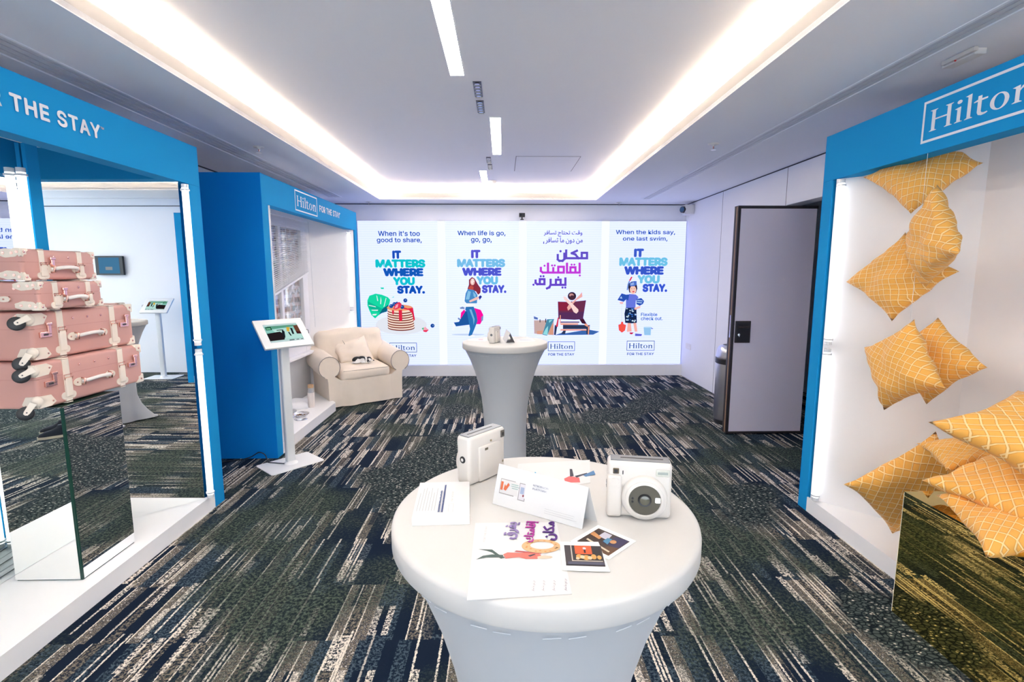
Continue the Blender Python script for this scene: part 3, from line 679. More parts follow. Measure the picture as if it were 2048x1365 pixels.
spl = [ell(random.uniform(295, 465), random.uniform(705, 945), random.uniform(9, 20), random.uniform(7, 15), 9, random.random()) for _ in range(34)]
art(1220, 540, 9.1, [('d8dff0', [[(207, 620), (214, 620), (220, 945), (210, 945)]]), ('e8384c', [[(385, 125), (410, 130), (370, 205), (345, 195)]]), ('6c90d8', [[(345, 200), (365, 205), (345, 260), (325, 370), (303, 370), (320, 260)]]),
    ('f8b4a8', [[(320, 960), (378, 960), (365, 1110), (395, 1125), (305, 1130), (345, 1105)], [(420, 960), (476, 960), (480, 1110), (500, 1125), (450, 1130), (458, 1110)]]),
    ('16284c', [[(285, 690), (480, 690), (488, 965), (400, 975), (275, 965), (262, 800)]]), ('c4dcf4', spl[:20]), ('3a70c8', spl[20:]),
    ('6878e0', [[(350, 440), (470, 450), (520, 500), (470, 560), (460, 690), (290, 692), (310, 560), (290, 500)]]), ('2c54b4', [[(135, 550), (210, 430), (300, 455), (310, 520), (250, 582)], [(480, 530), (570, 515), (620, 570), (600, 620), (540, 655), (480, 625)], [(300, 450), (350, 450), (330, 560), (300, 540)]]),
    ('a8c8f4', [[(175, 520), (205, 480), (225, 525)], [(490, 545), (590, 560), (595, 575), (490, 562)], [(485, 580), (585, 595), (575, 612), (488, 600)]]), ('f8bcb4', [[(440, 695), (530, 660), (565, 668), (540, 700), (450, 730)], [(170, 585), (245, 585), (235, 620), (185, 622)]]),
    ('2a2030', [[(340, 250), (400, 210), (480, 230), (497, 340), (470, 425), (350, 415), (332, 330)]]), ('f8c8b8', [ell(418, 365, 58, 78, 20)]), ('4c70c8', [[(350, 250), (430, 205), (482, 205), (485, 270), (440, 300), (360, 300)]]), ('94b0e8', [[(370, 250), (430, 225), (440, 270), (380, 285)]]),
    ('2a2030', [ell(392, 342, 7, 5, 8), ell(440, 342, 7, 5, 8)]), ('e03050', [ell(424, 398, 20, 11, 12)]), ('f4564c', [[(205, 945), (235, 945), (240, 985), (292, 1005), (272, 1105), (215, 1145), (160, 1100), (150, 1000), (200, 985)]]), ('c82848', [[(355, 1140), (430, 1140), (400, 1175), (360, 1170)]]), ('5c60d0', [[(455, 1160), (580, 1170), (570, 1205), (455, 1205)]]),
    ('98c8f0', [[(610, 1045), (745, 1045), (738, 1190), (622, 1188)]]), ('c0e0fa', [ell(678, 1045, 68, 10, 18)]), ('7088d0', [[(745, 1045), (790, 1075), (750, 1080)]])], 'advert_picture', .0015)
# on and around the LED wall
t_ = thing('webcam', 'small black camera on a white bracket on top of the LED wall', 'camera', (.300, 7.82, 2.40))
bm = B(); bx(bm, -.045, .045, -.03, .02, .055, .115, .006); obj('body', bm, black_pl, t_)
bm = B(); cyl(bm, (-.02, -.03, .085), (-.02, -.036, .085), .014); obj('lens', bm, pm('lens_glass', (.02, .02, .03), .05), t_)
bm = B(); cyl(bm, (0, 0, .025), (0, 0, .056), .010); bx(bm, -.025, .025, -.02, .02, .010, .026, .003); obj('clamp', bm, black_pl, t_)
bm = B(); bx(bm, -.04, .05, -.03, .03, 0, .010, .002); obj('bracket', bm, white_pl, t_)
t_ = thing('camera_housing', 'white box camera with a dark round lens in the far right ceiling corner', 'camera', (2.80, 7.62, 2.545))
bm = B(); bx(bm, -.10, .04, -.06, .10, -.07, .07, .012); obj('housing', bm, white_pl, t_)
bm = B(); cyl(bm, (-.10, -.01, -.0), (-.135, -.03, -.0), .05, .046, 28); obj('lens_barrel', bm, black_pl, t_, 'auto')
bm = B(); cyl(bm, (-.135, -.03, 0), (-.138, -.032, 0), .038, seg=24); obj('lens', bm, pm('blue_lens', (.02, .10, .22), .05, coat=1), t_)
t_ = thing('wall_socket', 'white double wall socket low on the right wall near the LED wall', 'socket', (2.84, 7.55, .50))
bm = B(); bx(bm, -.008, -.0005, -.10, .10, -.045, .045, .002); obj('plate', bm, white_pl, t_)
for y in (-.045, .045):
    bm = B(); bx(bm, -.011, -.008, y-.02, y+.02, .005, .025, .001); obj('switch', bm, white_pl, t_)

# ------------------------------------------------------------------ door, bin
door_m = pm('door_fabric', (.74, .68, .77), .6, bump=.05, bscale=150)
dk = pm('door_edge_brown', (.03, .022, .022), .4)
wood = pm('door_wood_edge', (.32, .20, .12), .5, var=.2, vscale=20)
dr = thing('door', 'open grey panel door with dark frame standing out from right wall', 'door', (2.62, 4.86, 0)); dr.name = 'open_door'
ax = math.radians(1.0)
bm = B(); bx(bm, -.362, .37, -.022, .022, .03, 2.215); obj('leaf', bm, door_m, dr)
bm = B(); bx(bm, -.385, -.362, -.024, .030, .012, 2.24); bx(bm, -.362, .38, -.026, .026, .010, .032); bx(bm, -.362, .38, -.026, .026, 2.213, 2.24); bx(bm, -.385, -.36, -.026, -.02, .012, 2.24); obj('edge_frame', bm, dk, dr)
bm = B(); bx(bm, -.388, -.385, -.004, .012, .02, 2.23); obj('wood_edge', bm, wood, dr)
bm = B(); bx(bm, -.3875, -.3855, .03, .044, .012, 2.24); bx(bm, -.388, .38, .026, .05, .012, 2.24); obj('back_face', bm, dk, dr)
bm = B(); bx(bm, -.352, -.200, -.032, -.020, .93, 1.145, .004); o = obj('recessed_pull', bm, dk, dr)
bm = B(); bx(bm, -.335, -.216, -.0325, -.030, .945, 1.125); obj('recess', bm, black_pl, o)
bm = B(); cyl(bm, (-.328, -.042, 1.085), (-.222, -.042, 1.085), .012, seg=16); bx(bm, -.33, -.32, -.04, -.03, 1.07, 1.10); obj('handle', bm, dk, o, 'auto')
bm = B(); cyl(bm, (-.315, -.032, 1.01), (-.315, -.037, 1.01), .012, seg=16); bx(bm, -.318, -.312, -.045, -.035, .99, 1.02); obj('key', bm, chrome, o)
bm = B(); bx(bm, -.391, -.387, -.008, .010, .98, 1.20); obj('lock_plate', bm, chrome, dr)
steel = pm('brushed_steel', (.62, .62, .64), .28, 1.0, bump=.02, bscale=120)
tb = thing('waste_bin', 'tall round stainless steel waste bin with black band behind door', 'bin', (2.475, 5.24, 0))
bm = B(); lathe(bm, [(.172, 0), (.178, .004), (.178, .045), (.172, .05)], seg=48); obj('base_ring', bm, black_pl, tb, 'auto')
bm = B(); lathe(bm, [(.176, .05), (.184, .06), (.184, .66)], seg=48); obj('body', bm, steel, tb, 'auto')
bm = B(); lathe(bm, [(.190, .655), (.194, .66), (.194, .71), (.190, .715)], seg=48); obj('band', bm, black_pl, tb, 'auto')
bm = B(); lathe(bm, [(.186, .715), (.188, .74), (.180, .80), (.160, .835), (.125, .85), (.118, .845), (.114, .80)], seg=48, cap=False); obj('lid', bm, steel, tb, 'auto')
bm = B(); lathe(bm, [(.114, .79), (.114, .80)], seg=30); obj('liner', bm, black_pl, tb)

# ------------------------------------------------------------------ cocktail tables
def cocktail_table(x, y, rz, label):
    t_ = thing('cocktail_table', label, 'table', (x, y, 0), rz, 'round stretch covered cocktail tables')
    def foot(r, z, a):
        k = max(0, 1 - z/.30)**1.8
        lob = max(0, math.cos(2*(a-PI/4)))**3
        return r + k*(.155*lob - .012*(1-lob)) + .0022*math.sin(a*14+z*34)*math.exp(-((z-.95)/.07)**2)*max(0, math.sin(a*1.5+1))
    prof = [(.170, .012), (.172, .05), (.168, .10), (.163, .18), (.160, .28), (.159, .38), (.161, .48), (.167, .58), (.179, .68), (.200, .78), (.228, .88), (.262, .97), (.294, 1.035), (.306, 1.053)]
    bm = B(); lathe(bm, prof, seg=96, fn=foot, cap=False); obj('stretch_cover', bm, spandex, t_, True)
    bm = B(); lathe(bm, [(.304, 1.051), (.3155, 1.054), (.318, 1.060), (.318, 1.090), (.3168, 1.0955), (.3125, 1.0992), (.305, 1.10)], seg=96); obj('table_top', bm, spandex_top, t_, 'auto')
    bm = B()
    for k in range(46):
        a = 2*PI*k/46; r = .2965
        if k % 3 != 2: tube(bm, [(math.cos(a)*r, math.sin(a)*r, 1.028), (math.cos(a+.1)*r, math.sin(a+.1)*r, 1.030)], .0007, 5)
    obj('seam_stitching', bm, pm('thread_white', (.62, .63, .66), .5), t_)
    for k in range(4):
        a = PI/4 + k*PI/2
        bm = B(); ball(bm, (math.cos(a)*.295, math.sin(a)*.295, .016), (.035, .035, .016), 14, 8); o = obj('foot_cup', bm, spandex, t_, True)
    return t_
cocktail_table(.087, 1.018, .12, 'round white cocktail table in the foreground holding two cameras')
cocktail_table(.018, 3.72, .4, 'round white cocktail table further back in front of LED wall')

# ------------------------------------------------------------------ instant cameras
def instant_camera(x, y, rz, label, z=1.10):
    t_ = thing('instant_camera', label, 'camera', (x, y, z), rz, 'white instant cameras on the cocktail tables')
    cw = pm('camera_white', (.56, .53, .495), .42); sl = pm('camera_slate', (.16, .17, .185), .4); w, h, d = .129, .119, .044
    bm = B(); bx(bm, -w/2, w/2, -d/2, d/2, 0, h, .009, 4); obj('body', bm, cw, t_, 'auto')
    bm = B(); bx(bm, -w/2-.001, -w/2+.030, -d/2-.009, -d/2+.014, .002, h-.028, .007, 3); obj('grip', bm, cw, t_, 'auto')
    bm = B(); bx(bm, -w/2+.006, w/2-.004, -d/2+.006, d/2-.006, h-.001, h+.001, .0008, 1); o = obj('top_plate', bm, sl, t_)
    bm = B(); bx(bm, -.038, .048, -.0018, .0018, h+.0008, h+.0016); obj('photo_slot', bm, black_pl, o)
    cx, cz = .010, .0465                                      # lens
    bm = B(); prof = [(.046, 0), (.046, .006), (.0445, .011), (.041, .014), (.0385, .0145), (.0385, .017), (.036, .019), (.0325, .0195), (.0315, .016)]
    Mx = Matrix.Translation((cx, -d/2, cz)) @ Matrix.Rotation(PI/2, 4, 'X')
    lathe(bm, prof, seg=48, M=Mx); obj('lens_ring', bm, cw, t_, 'auto')
    bm = B(); lathe(bm, [(.0318, .0155), (.0318, .0165)], seg=40, M=Mx); lf_ = obj('lens_face', bm, pm('lens_olive', (.075, .068, .05), .35), t_)
    bm = B(); lathe(bm, [(.0135, .0165), (.0125, .0195), (.010, .0185)], seg=28, M=Mx); obj('lens_barrel', bm, black_pl, lf_, 'auto')
    bm = B(); lathe(bm, [(.0095, .0186), (.005, .0197)], seg=24, M=Mx); obj('lens', bm, pm('camera_lens', (.08, .075, .05), .05, coat=1), lf_, 'auto')
    bm = B(); bx(bm, cx+.020, cx+.031, -d/2-.0175, -d/2-.016, cz-.004, cz+.007, .002, 2); obj('selfie_mirror', bm, pm('pale_mirror', (.9, .88, .84), .15), lf_)
    for dz in (.003, -.004):
        bm = B(); cyl(bm, (cx-.024, -d/2-.016, cz+dz), (cx-.024, -d/2-.0175, cz+dz), .0024, seg=12); obj('sensor_hole', bm, black_pl, lf_)
    bm = B(); bx(bm, -.0535, -.0415, -d/2-.0025, -d/2, h-.026, h-.014, .001, 1); o = obj('viewfinder', bm, pm('amber_glass', (.12, .09, .06), .1), t_)
    bm = B(); bx(bm, -.051, -.044, -d/2-.003, -d/2-.002, h-.0235, h-.0165); obj('viewfinder_glass', bm, black_pl, o)
    bm = B(); bx(bm, -.0345, -.0325, -d/2-.0006, -d/2, h-.027, h-.019); obj('light_sensor', bm, black_pl, t_)
    bm = B(); bx(bm, .032, .059, -d/2-.002, -d/2, h-.027, h-.013, .0015, 2); o = obj('flash', bm, pm('flash_glass', (.55, .56, .50), .12, spec=.9, var=.25, vscale=60), t_)
    bm = B(); bx(bm, .0355, .0555, -d/2-.003, -d/2-.001, h-.0225, h-.0175, .0005, 1); obj('flash_tube', bm, pm('flash_tube', (.30, .34, .32), .15), o)
    bm = B(); cyl(bm, (-w/2+.014, -d/2-.009, h-.040), (-w/2+.014, -d/2-.011, h-.040), .0085, seg=24); obj('shutter_button', bm, cw, t_, 'auto')
    # back
    bm = B(); bx(bm, -w/2+.022, w/2-.030, d/2-.002, d/2+.006, .004, h-.030, .003, 2); bk = obj('film_door', bm, cw, t_, 'auto')
    bm = B(); bx(bm, .006, .017, d/2+.0055, d/2+.0066, h-.041, h-.035, .0003, 1); obj('film_window', bm, pm('film_window', (.10, .08, .05), .3), bk)
    bm = B(); bx(bm, -.012, -.008, d/2-.001, d/2+.002, h-.026, h-.021); obj('film_counter', bm, pm('brass_brown', (.25, .20, .12), .3), t_)
    bm = B(); bx(bm, -w/2+.004, -w/2+.018, d/2-.001, d/2+.0018, h-.026, h-.008, .001, 1); o = obj('eyepiece', bm, pm('eyepiece_grey', (.09, .085, .075), .3), t_)
    bm = B(); bx(bm, -w/2+.008, -w/2+.014, d/2+.0015, d/2+.0024, h-.021, h-.013); obj('eyepiece_glass', bm, black_pl, o)
    bm = B(); bx(bm, -w/2+.008, -w/2+.012, d/2-.001, d/2+.001, .028, .033); obj('door_latch', bm, pm('brass_brown', (.25, .20, .12), .3), t_)
    for s_ in (-1, 1):
        bm = B(); cyl(bm, (s_*(w/2-.001), 0, h*.52), (s_*(w/2+.0012), 0, h*.52), .0085, seg=24); o = obj('strap_lug', bm, black_pl, t_)
        bm = B(); cyl(bm, (s_*(w/2+.001), 0, h*.52), (s_*(w/2+.0022), 0, h*.52), .004, seg=16); obj('lug_pin', bm, chrome, o)
    return t_
instant_camera(.283, .997, math.radians(-10.3), 'white instant camera facing the viewer, right side of foreground table')
instant_camera(-.053, 1.196, math.radians(229), 'white instant camera turned away, left side of foreground table')
instant_camera(-.058, 3.66, math.radians(249), 'small looking white instant camera standing on further cocktail table')

# ------------------------------------------------------------------ papers on the foreground table
ZT = 1.1005
t_ = thing('leaflet_stack', 'thick stack of white leaflets at the left edge of foreground table', 'leaflets', (0, 0, ZT))
a0, a1, a2, a3 = Vector((-.182, .950)), Vector((-.067, .954)), Vector((-.078, 1.125)), Vector((-.193, 1.120))
bm = B(); zprism(bm, [tuple(p) for p in (a0, a1, a2, a3)], 0, .0165); obj('pages', bm, pm('page_edges', (.78, .77, .75), .6), t_)
bm = B(); zprism(bm, [tuple(p) for p in (a0, a1, a2, a3)], .0166, .0171); pg_ = obj('top_sheet', bm, paper, t_)
r_, u_ = Vector((-.05, 1, 0)), Vector((-1, -.05, 0))
def ln(par, org, r, u, rows, mat, name='text_lines'):
    bmP = []
    for (x, y, w, h) in rows: bmP.append(R4(x, y, x+w, y+h))
    flat(bmP, org, r, u, mat, par, name, .0004)
o3 = Vector((-.078, .962, .0172))
pale, palb, mg = prt('b9c3c4'), prt('9cabd8'), prt('7f93cf')
random.seed(8)
ln(pg_, o3, r_, u_, [(.02, .062+.006*k, .115-random.random()*.03, .0009) for k in range(7)], pale)
lettering('INTRODUCING OUR NEW HONORS', o3+r_*.012+u_*.044, r_, u_, .13, .004, mg, pg_, .0005, .01)
lettering('PLATFORM: Where You Can Go', o3+r_*.012+u_*.051, r_, u_, .10, .004, palb, pg_, .0005, .01)
lettering('FOR THE STAY', o3+r_*.06+u_*.026, r_, u_, .05, .004, pale, pg_, .0005, .0)
flat([R4(.012, .024, .05, .0245), R4(.012, .0335, .05, .034), R4(.012, .024, .0125, .034), R4(.0495, .024, .05, .034)], o3, r_, u_, pale, pg_, 'logo_frame', .0005)
# tent card
tc_ = thing('tent_card', 'folded white tent card printed on the front, standing on foreground table', 'card', (0, 0, ZT))
fl, fr_, bl_, br_ = Vector((-.023, 1.045, 0)), Vector((.156, .930, 0)), Vector((.012, 1.085, 0)), Vector((.191, .958, 0))
tl_, tr_ = Vector((-.008, 1.066, .083)), Vector((.170, .944, .080))
bm = B()
def sheet(bm, a, b, c, d, th=.0006):
    n_ = (b-a).cross(d-a).normalized()*th
    v = [bm.verts.new(p) for p in (a, b, c, d)] + [bm.verts.new(p+n_) for p in (a, b, c, d)]
    for f in ((0, 1, 2, 3), (7, 6, 5, 4), (0, 4, 5, 1), (1, 5, 6, 2), (2, 6, 7, 3), (3, 7, 4, 0)): bm.faces.new([v[i] for i in f])
sheet(bm, fl, fr_, tr_, tl_); fp = obj('front_panel', bm, paper, tc_)
bm = B(); sheet(bm, br_, bl_, tl_, tr_); obj('back_panel', bm, paper, tc_)
rr = (fr_-fl).normalized(); uu = (tl_-fl).normalized()
flat([R4(.012, .026, .068, .058)], fl, rr, uu, prt('b9b4b2'), fp, 'laptop_picture', .0012)
flat([R4(.0135, .028, .0665, .0565)], fl, rr, uu, prt('f4f1ef'), fp, 'laptop_picture', .0014)
flat([R4(.014, .034, .020, .052), [(.022, .036), (.028, .034), (.036, .048), (.032, .052), (.027, .044), (.024, .048)]], fl, rr, uu, prt('f07848'), fp, 'laptop_picture', .0016)
flat([R4(.040, .050, .058, .0515), R4(.040, .046, .060, .0475), R4(.042, .042, .058, .0435)], fl, rr, uu, prt('9fc8c0'), fp, 'laptop_picture', .0016)
flat([R4(.060, .022, .077, .058)], fl, rr, uu, prt('a8a4a4'), fp, 'phone_picture', .0018)
flat([R4(.0615, .0235, .0755, .0565)], fl, rr, uu, prt('eeeaf0'), fp, 'phone_picture', .0020)
flat([R4(.064, .036, .073, .050)], fl, rr, uu, prt('b4c4e4'), fp, 'phone_picture', .0022)
flat([ell(.0725, .033, .002, .0025, 10)], fl, rr, uu, prt('a83848'), fp, 'phone_picture', .0024)
flat([R4(.092, .068, .128, .0685), R4(.092, .0775, .128, .078), R4(.092, .068, .0925, .078), R4(.1275, .068, .128, .078)], fl, rr, uu, prt('b8b4b4'), fp, 'logo_frame', .0012)
lettering('Hilton', fl+rr*.096+uu*.0705, rr, uu, .027, .0055, prt('b0aeb0'), fp, .0012)
lettering('FOR THE STAY', fl+rr*.134+uu*.071, rr, uu, .050, .0040, prt('a8a8ac'), fp, .0012, .0)
lettering('INTRODUCING OUR NEW HONORS', fl+rr*.092+uu*.058, rr, uu, .098, .0040, prt('7c84a8'), fp, .0012, .015)
lettering('PLATFORM:', fl+rr*.092+uu*.051, rr, uu, .034, .0038, prt('7c84a8'), fp, .0012, .015)
lettering('Where You Can Go', fl+rr*.130+uu*.051, rr, uu, .050, .0038, prt('88c4e4'), fp, .0012, .01)
flat([R4(.126, .040-.0042*k, .200-.01*random.random(), .0405-.0042*k) for k in range(8)], fl, rr, uu, prt('c9c9cc'), fp, 'text_lines', .0012)
# flyers lying flat
def sheet_at(name, label, cat, pts, z, th=.0006, mat=paper, group=None):
    bm = B(); zprism(bm, pts, 0, th); o = obj(name, bm, mat, None, loc=(0, 0, z)); tag(o, label, cat, group); return o
f1 = sheet_at('flyer', 'white flyer with pink and purple Arabic words, front of foreground table', 'flyer', [(-.056, .716), (.108, .728), (.108, .958), (-.056, .958)], ZT, group='printed flyers lying on foreground table')
F0 = Vector((0, 0, .0007)); rx, ux = Vector((1, 0, 0)), Vector((0, 1, 0)); Z3 = Vector((0, 0, 1))
if F_ARAB:     # words run away from the camera
    for w_, x_, y_, ln_, hgt, hcol in (('مكان', .102, .885, .072, .030, '6a2c98'), ('إقامتك', .064, .878, .082, .028, 'd83cb8'), ('يفرق', .028, .890, .066, .030, 'a890cc')):
        lettering(arabic(w_), F0 + Vector((x_, y_+.0, 0)), (.13, .99, 0), (-.99, .13, 0), ln_, hgt, prt(hcol), f1, .0003, .015, F_ARAB)
    for i, x_ in enumerate((.050, .066, .083, .102)):
        lettering(arabic('من دون ما تسافر'), F0 + Vector((x_, .735, 0)), (.10, .99, 0), (-.99, .10, 0), .028+.004*(i == 3), .006, prt('8c7a98'), f1, .0003, 0, F_ARAB)
    lettering('FOR THE STAY', F0 + Vector((-.034, .885, 0)), (0.05, 1, 0), (-1, 0.05, 0), .058, .004, prt('cfc8cc'), f1, .0003, 0)
def fz(polys, h, par, nm='flyer_picture', lift=.0003): flat(polys, F0, rx, ux, prt(h), par, nm, lift)
fz([[(-.046, .860), (-.020, .858), (-.008, .842), (.004, .832), (-.004, .828), (-.020, .848), (-.030, .854)], [(-.048, .826), (-.036, .838), (-.020, .842), (.0, .840), (.0, .832), (-.030, .832)]], '2f5148', f1)
fz([[(.0, .842), (.008, .848), (.030, .846), (.046, .848), (.062, .846), (.068, .838), (.060, .826), (.040, .826), (.028, .832), (.004, .828)]], 'ee7868', f1, lift=.0004)
fz([[(.020, .850), (.024, .854), (.062, .846), (.072, .848), (.068, .842), (.040, .846)]], 'c84848', f1, lift=.0005)
fz([[(.044, .836), (.056, .842), (.058, .840), (.048, .833)]], '343a48', f1, lift=.0006); fz([ell(.074, .831, .014, .005, 14)], 'f0dcc0', f1, lift=.0006)
fz([[(.070+.036*math.cos(a), .868+.024*math.sin(a)), (.070+.036*math.cos(b_), .868+.024*math.sin(b_)), (.072+.022*math.cos(b_), .870+.013*math.sin(b_)), (.072+.022*math.cos(a), .870+.013*math.sin(a))] for a, b_ in [(i*2*PI/24, (i+1)*2*PI/24) for i in range(24)]], 'f4c48c', f1)
random.seed(4)
fz([ell(.071+.029*math.cos(a)+random.uniform(-.003, .003), .869+.0185*math.sin(a)+random.uniform(-.003, .003), .0024, .0018, 6) for a in [i*.35 for i in range(18)]], 'e89a48', f1, lift=.0004)
f2 = sheet_at('flyer', 'white flyer showing an upside-down red figure behind the tent card', 'flyer', [(.025, 1.085), (.21, 1.150), (.235, 1.30), (.04, 1.275)], ZT, group='printed flyers lying on foreground table')
for w_, c_, x_, y_, ww, hh in (('STAY.', '2c50b0', .048, 1.190, .055, .020), ('YOU', '30b0e0', .050, 1.214, .038, .017)):
    lettering(w_, F0 + Vector((x_+ww, y_, 0)), (-1, 0, 0), (0, -1, 0), ww, hh, prt(c_), f2, .0003, .03)
fz([[(.150, 1.150), (.186, 1.152), (.188, 1.180), (.165, 1.190), (.150, 1.175)]], 'f06060', f2); fz([[(.166, 1.186), (.176, 1.190), (.178, 1.235), (.172, 1.236)], [(.182, 1.180), (.212, 1.205), (.212, 1.210), (.178, 1.190)]], '2c2c40', f2, lift=.0005)
fz([[(.205, 1.185), (.232, 1.200), (.232, 1.225), (.20, 1.195)]], '5090c8', f2)
# instant photographs
def inst_photo(pts, label, art_):
    o = sheet_at('instant_photo', label, 'photo', pts, ZT+.0016 if 'front' in label else ZT+.0002, .0009, pm('photo_white', (.86, .85, .82), .25), 'instant photographs on foreground table')
    a, b, d = (Vector((*pts[0], 0)), Vector((*pts[1], 0)), Vector((*pts[3], 0)))
    R_, U_ = (b-a).normalized(), (d-a).normalized(); L = (b-a).length
    for i, (h, ps) in enumerate(art_):
        flat([[(x*L, y*L) for x, y in p] for p in ps], a + Vector((0, 0, .0010)), R_, U_, prt(h), o, 'photo_image', .0001*(i+1))
    return o
inst_photo([(.126, .884), (.186, .822), (.250, .882), (.190, .944)], 'instant photo of people in the dark, partly under the other photo',
    [('4a3428', [R4(.10, .10, .92, .90)]), ('38305c', [[(.5, .45), (.9, .45), (.9, .9), (.6, .85)]]), ('6c4424', [[(.6, .1), (.92, .1), (.92, .5), (.7, .4)]]), ('d8d4e4', [[(.3, .6), (.55, .6), (.5, .85), (.3, .85)]]), ('4898c0', [[(.5, .5), (.65, .45), (.6, .7), (.5, .68)]]), ('e8a060', [ell(.68, .62, .07, .08, 12), [(.12, .55), (.4, .5), (.4, .6), (.12, .7)]]), ('f4e4c4', [[(.2, .3), (.85, .2), (.85, .25), (.2, .36)]])])
inst_photo([(.100, .790), (.180, .784), (.178, .878), (.106, .880)], 'instant photo of an orange stage scene, in front of the overlapping one',
    [('403438', [R4(.09, .16, .93, .98)]), ('20161c', [R4(.24, .36, .90, .96)]), ('e4d8c8', [R4(.23, .34, .255, .97), R4(.23, .34, .90, .37)]), ('f06428', [R4(.32, .62, .70, .97)]), ('f4b45c', [ell(.40, .52, .07, .09, 12), ell(.55, .48, .08, .1, 12), ell(.72, .52, .06, .1, 12), ell(.84, .5, .05, .08, 12)]), ('fbe0b8', [ell(.47, .50, .05, .07, 12), ell(.63, .47, .05, .07, 12), ell(.36, .44, .04, .05, 12)]), ('f8f0f8', [ell(.54, .85, .04, .05, 12)]), ('3a2430', [R4(.52, .66, .56, .80)]), ('505470', [R4(.14, .20, .92, .30)])])
# papers on the further table
t2 = thing('tent_card', 'folded white tent card beside the camera on further cocktail table', 'card', (0, 0, 1.1005))
bm = B(); A_, B_, C_, D_ = Vector((.025, 3.625, 0)), Vector((.0, 3.86, 0)), Vector((.028, 3.86, .075)), Vector((.055, 3.63, .075))
sheet(bm, A_, B_, C_, D_); obj('left_panel', bm, paper, t2); bm = B(); sheet(bm, Vector((.090, 3.635, 0)), Vector((.062, 3.87, 0)), C_, D_); obj('right_panel', bm, paper, t2)
f3 = sheet_at('flyer', 'small white flyer with blue print on the right of further cocktail table', 'flyer', [(.10, 3.66), (.25, 3.70), (.23, 3.88), (.09, 3.84)], 1.1005, group=None)
fz([[(.13, 3.78), (.22, 3.76), (.22, 3.775), (.13, 3.80)]], '8c94c4', f3)
f4 = sheet_at('flyer', 'small white flyer with pink mark on the left of further cocktail table', 'flyer', [(-.27, 3.74), (-.13, 3.70), (-.11, 3.84), (-.24, 3.88)], 1.1005, group=None)
fz([[(-.19, 3.80), (-.15, 3.79), (-.15, 3.82), (-.18, 3.83)]], 'e870b0', f4)

# ------------------------------------------------------------------ tablet stands
def tablet_stand(x, y, rz, label, scrn):
    t_ = thing('tablet_stand', label, 'tablet stand', (x, y, 0), rz, None)
    bm = B(); bx(bm, -.225, .225, -.155, .155, 0, .006, 0)
    es = [e for e in bm.edges if abs(e.verts[0].co.z-e.verts[1].co.z) > .001]; bmesh.ops.bevel(bm, geom=es, offset=.02, segments=4, profile=.5, affect='EDGES')
    obj('base_plate', bm, white_met, t_)
    bm = B(); lathe(bm, [(.058, .006), (.056, .010), (.040, .022), (.036, .03)], seg=32); obj('collar', bm, white_met, t_, 'auto')
    bm = B(); bx(bm, -.036, .036, -.024, .024, .02, 1.06, .010, 3); obj('pole', bm, pm('aluminium_white', (.70, .72, .73), .3), t_, 'auto')
    M_ = Matrix.Translation((0, -.01, 1.115)) @ Matrix.Rotation(math.radians(44), 4, 'X')
    bm = B(); box(bm, (0, 0, 0), (.40, .30, .022), M_, .004, 2); en = obj('tablet_enclosure', bm, white_met, t_, 'auto')
    bm = B(); box(bm, (0, 0, .0112), (.275, .19, .002), M_); obj('display', bm, glow('tablet_glow', (.62, .80, .80), .42), en)
    bm = B(); q = M_ @ Vector((0, 0, -.03)); box(bm, (0, 0, -.03), (.10, .08, .04), M_, .004); obj('neck', bm, white_met, t_)
    org = M_ @ Vector((-.1375, -.095, .0124)); r = (M_.to_3x3() @ Vector((1, 0, 0))); u = (M_.to_3x3() @ Vector((0, 1, 0)))
    for i, (h, ps) in enumerate(scrn): flat([[(a*.275, b*.19) for a, b in p] for p in ps], org, r, u, ink(h), en, 'display_image', .0003*(i+1))
    bm = B(); pts_ = [M_ @ Vector(p) for p in ((.19, .02, .006), (.207, .0, .016), (.202, -.03, .010))]; tube(bm, pts_, .0025, 6); obj('lock_wire', bm, black_pl, en)
    return t_
scr1 = [('8cc8bc', [R4(0, .10, 1, .90)]), ('5c9c84', [[(.1, .9), (.9, .9), (.85, .8), (.1, .72)]]), ('b8e0d8', [[(.2, .7), (.6, .74), (.98, .5), (.98, .12), (.4, .12)]]), ('241c20', [[(0, .08), (.42, .10), (.50, .34), (.40, .56), (0, .50)]]), ('204838', [R4(.03, .68, .20, .86)]), ('6cb890', [R4(.05, .71, .17, .80)]), ('1c2028', [[(.42, .2), (.47, .2), (.50, .36), (.53, .55), (.48, .66), (.44, .5)], [(.64, .28), (.68, .28), (.66, .5), (.62, .48)], [(.72, .36), (.78, .36), (.80, .7), (.74, .72)], R4(.32, .62, .52, .66)]), ('d8b040', [[(.60, .55), (.66, .5), (.74, .76), (.64, .78)]]), ('6c4434', [[(.86, .48), (1, .42), (1, .86), (.86, .84)]]), ('401c20', [[(.86, .36), (1, .34), (1, .46), (.86, .5)]]), ('182830', [R4(.55, .02, .70, .06), R4(.76, .03, .84, .06), R4(.90, .03, .97, .06)])]
st1 = tablet_stand(-1.805, 4.135, math.radians(48), 'white tablet on a floor stand beside the further blue booth', scr1)
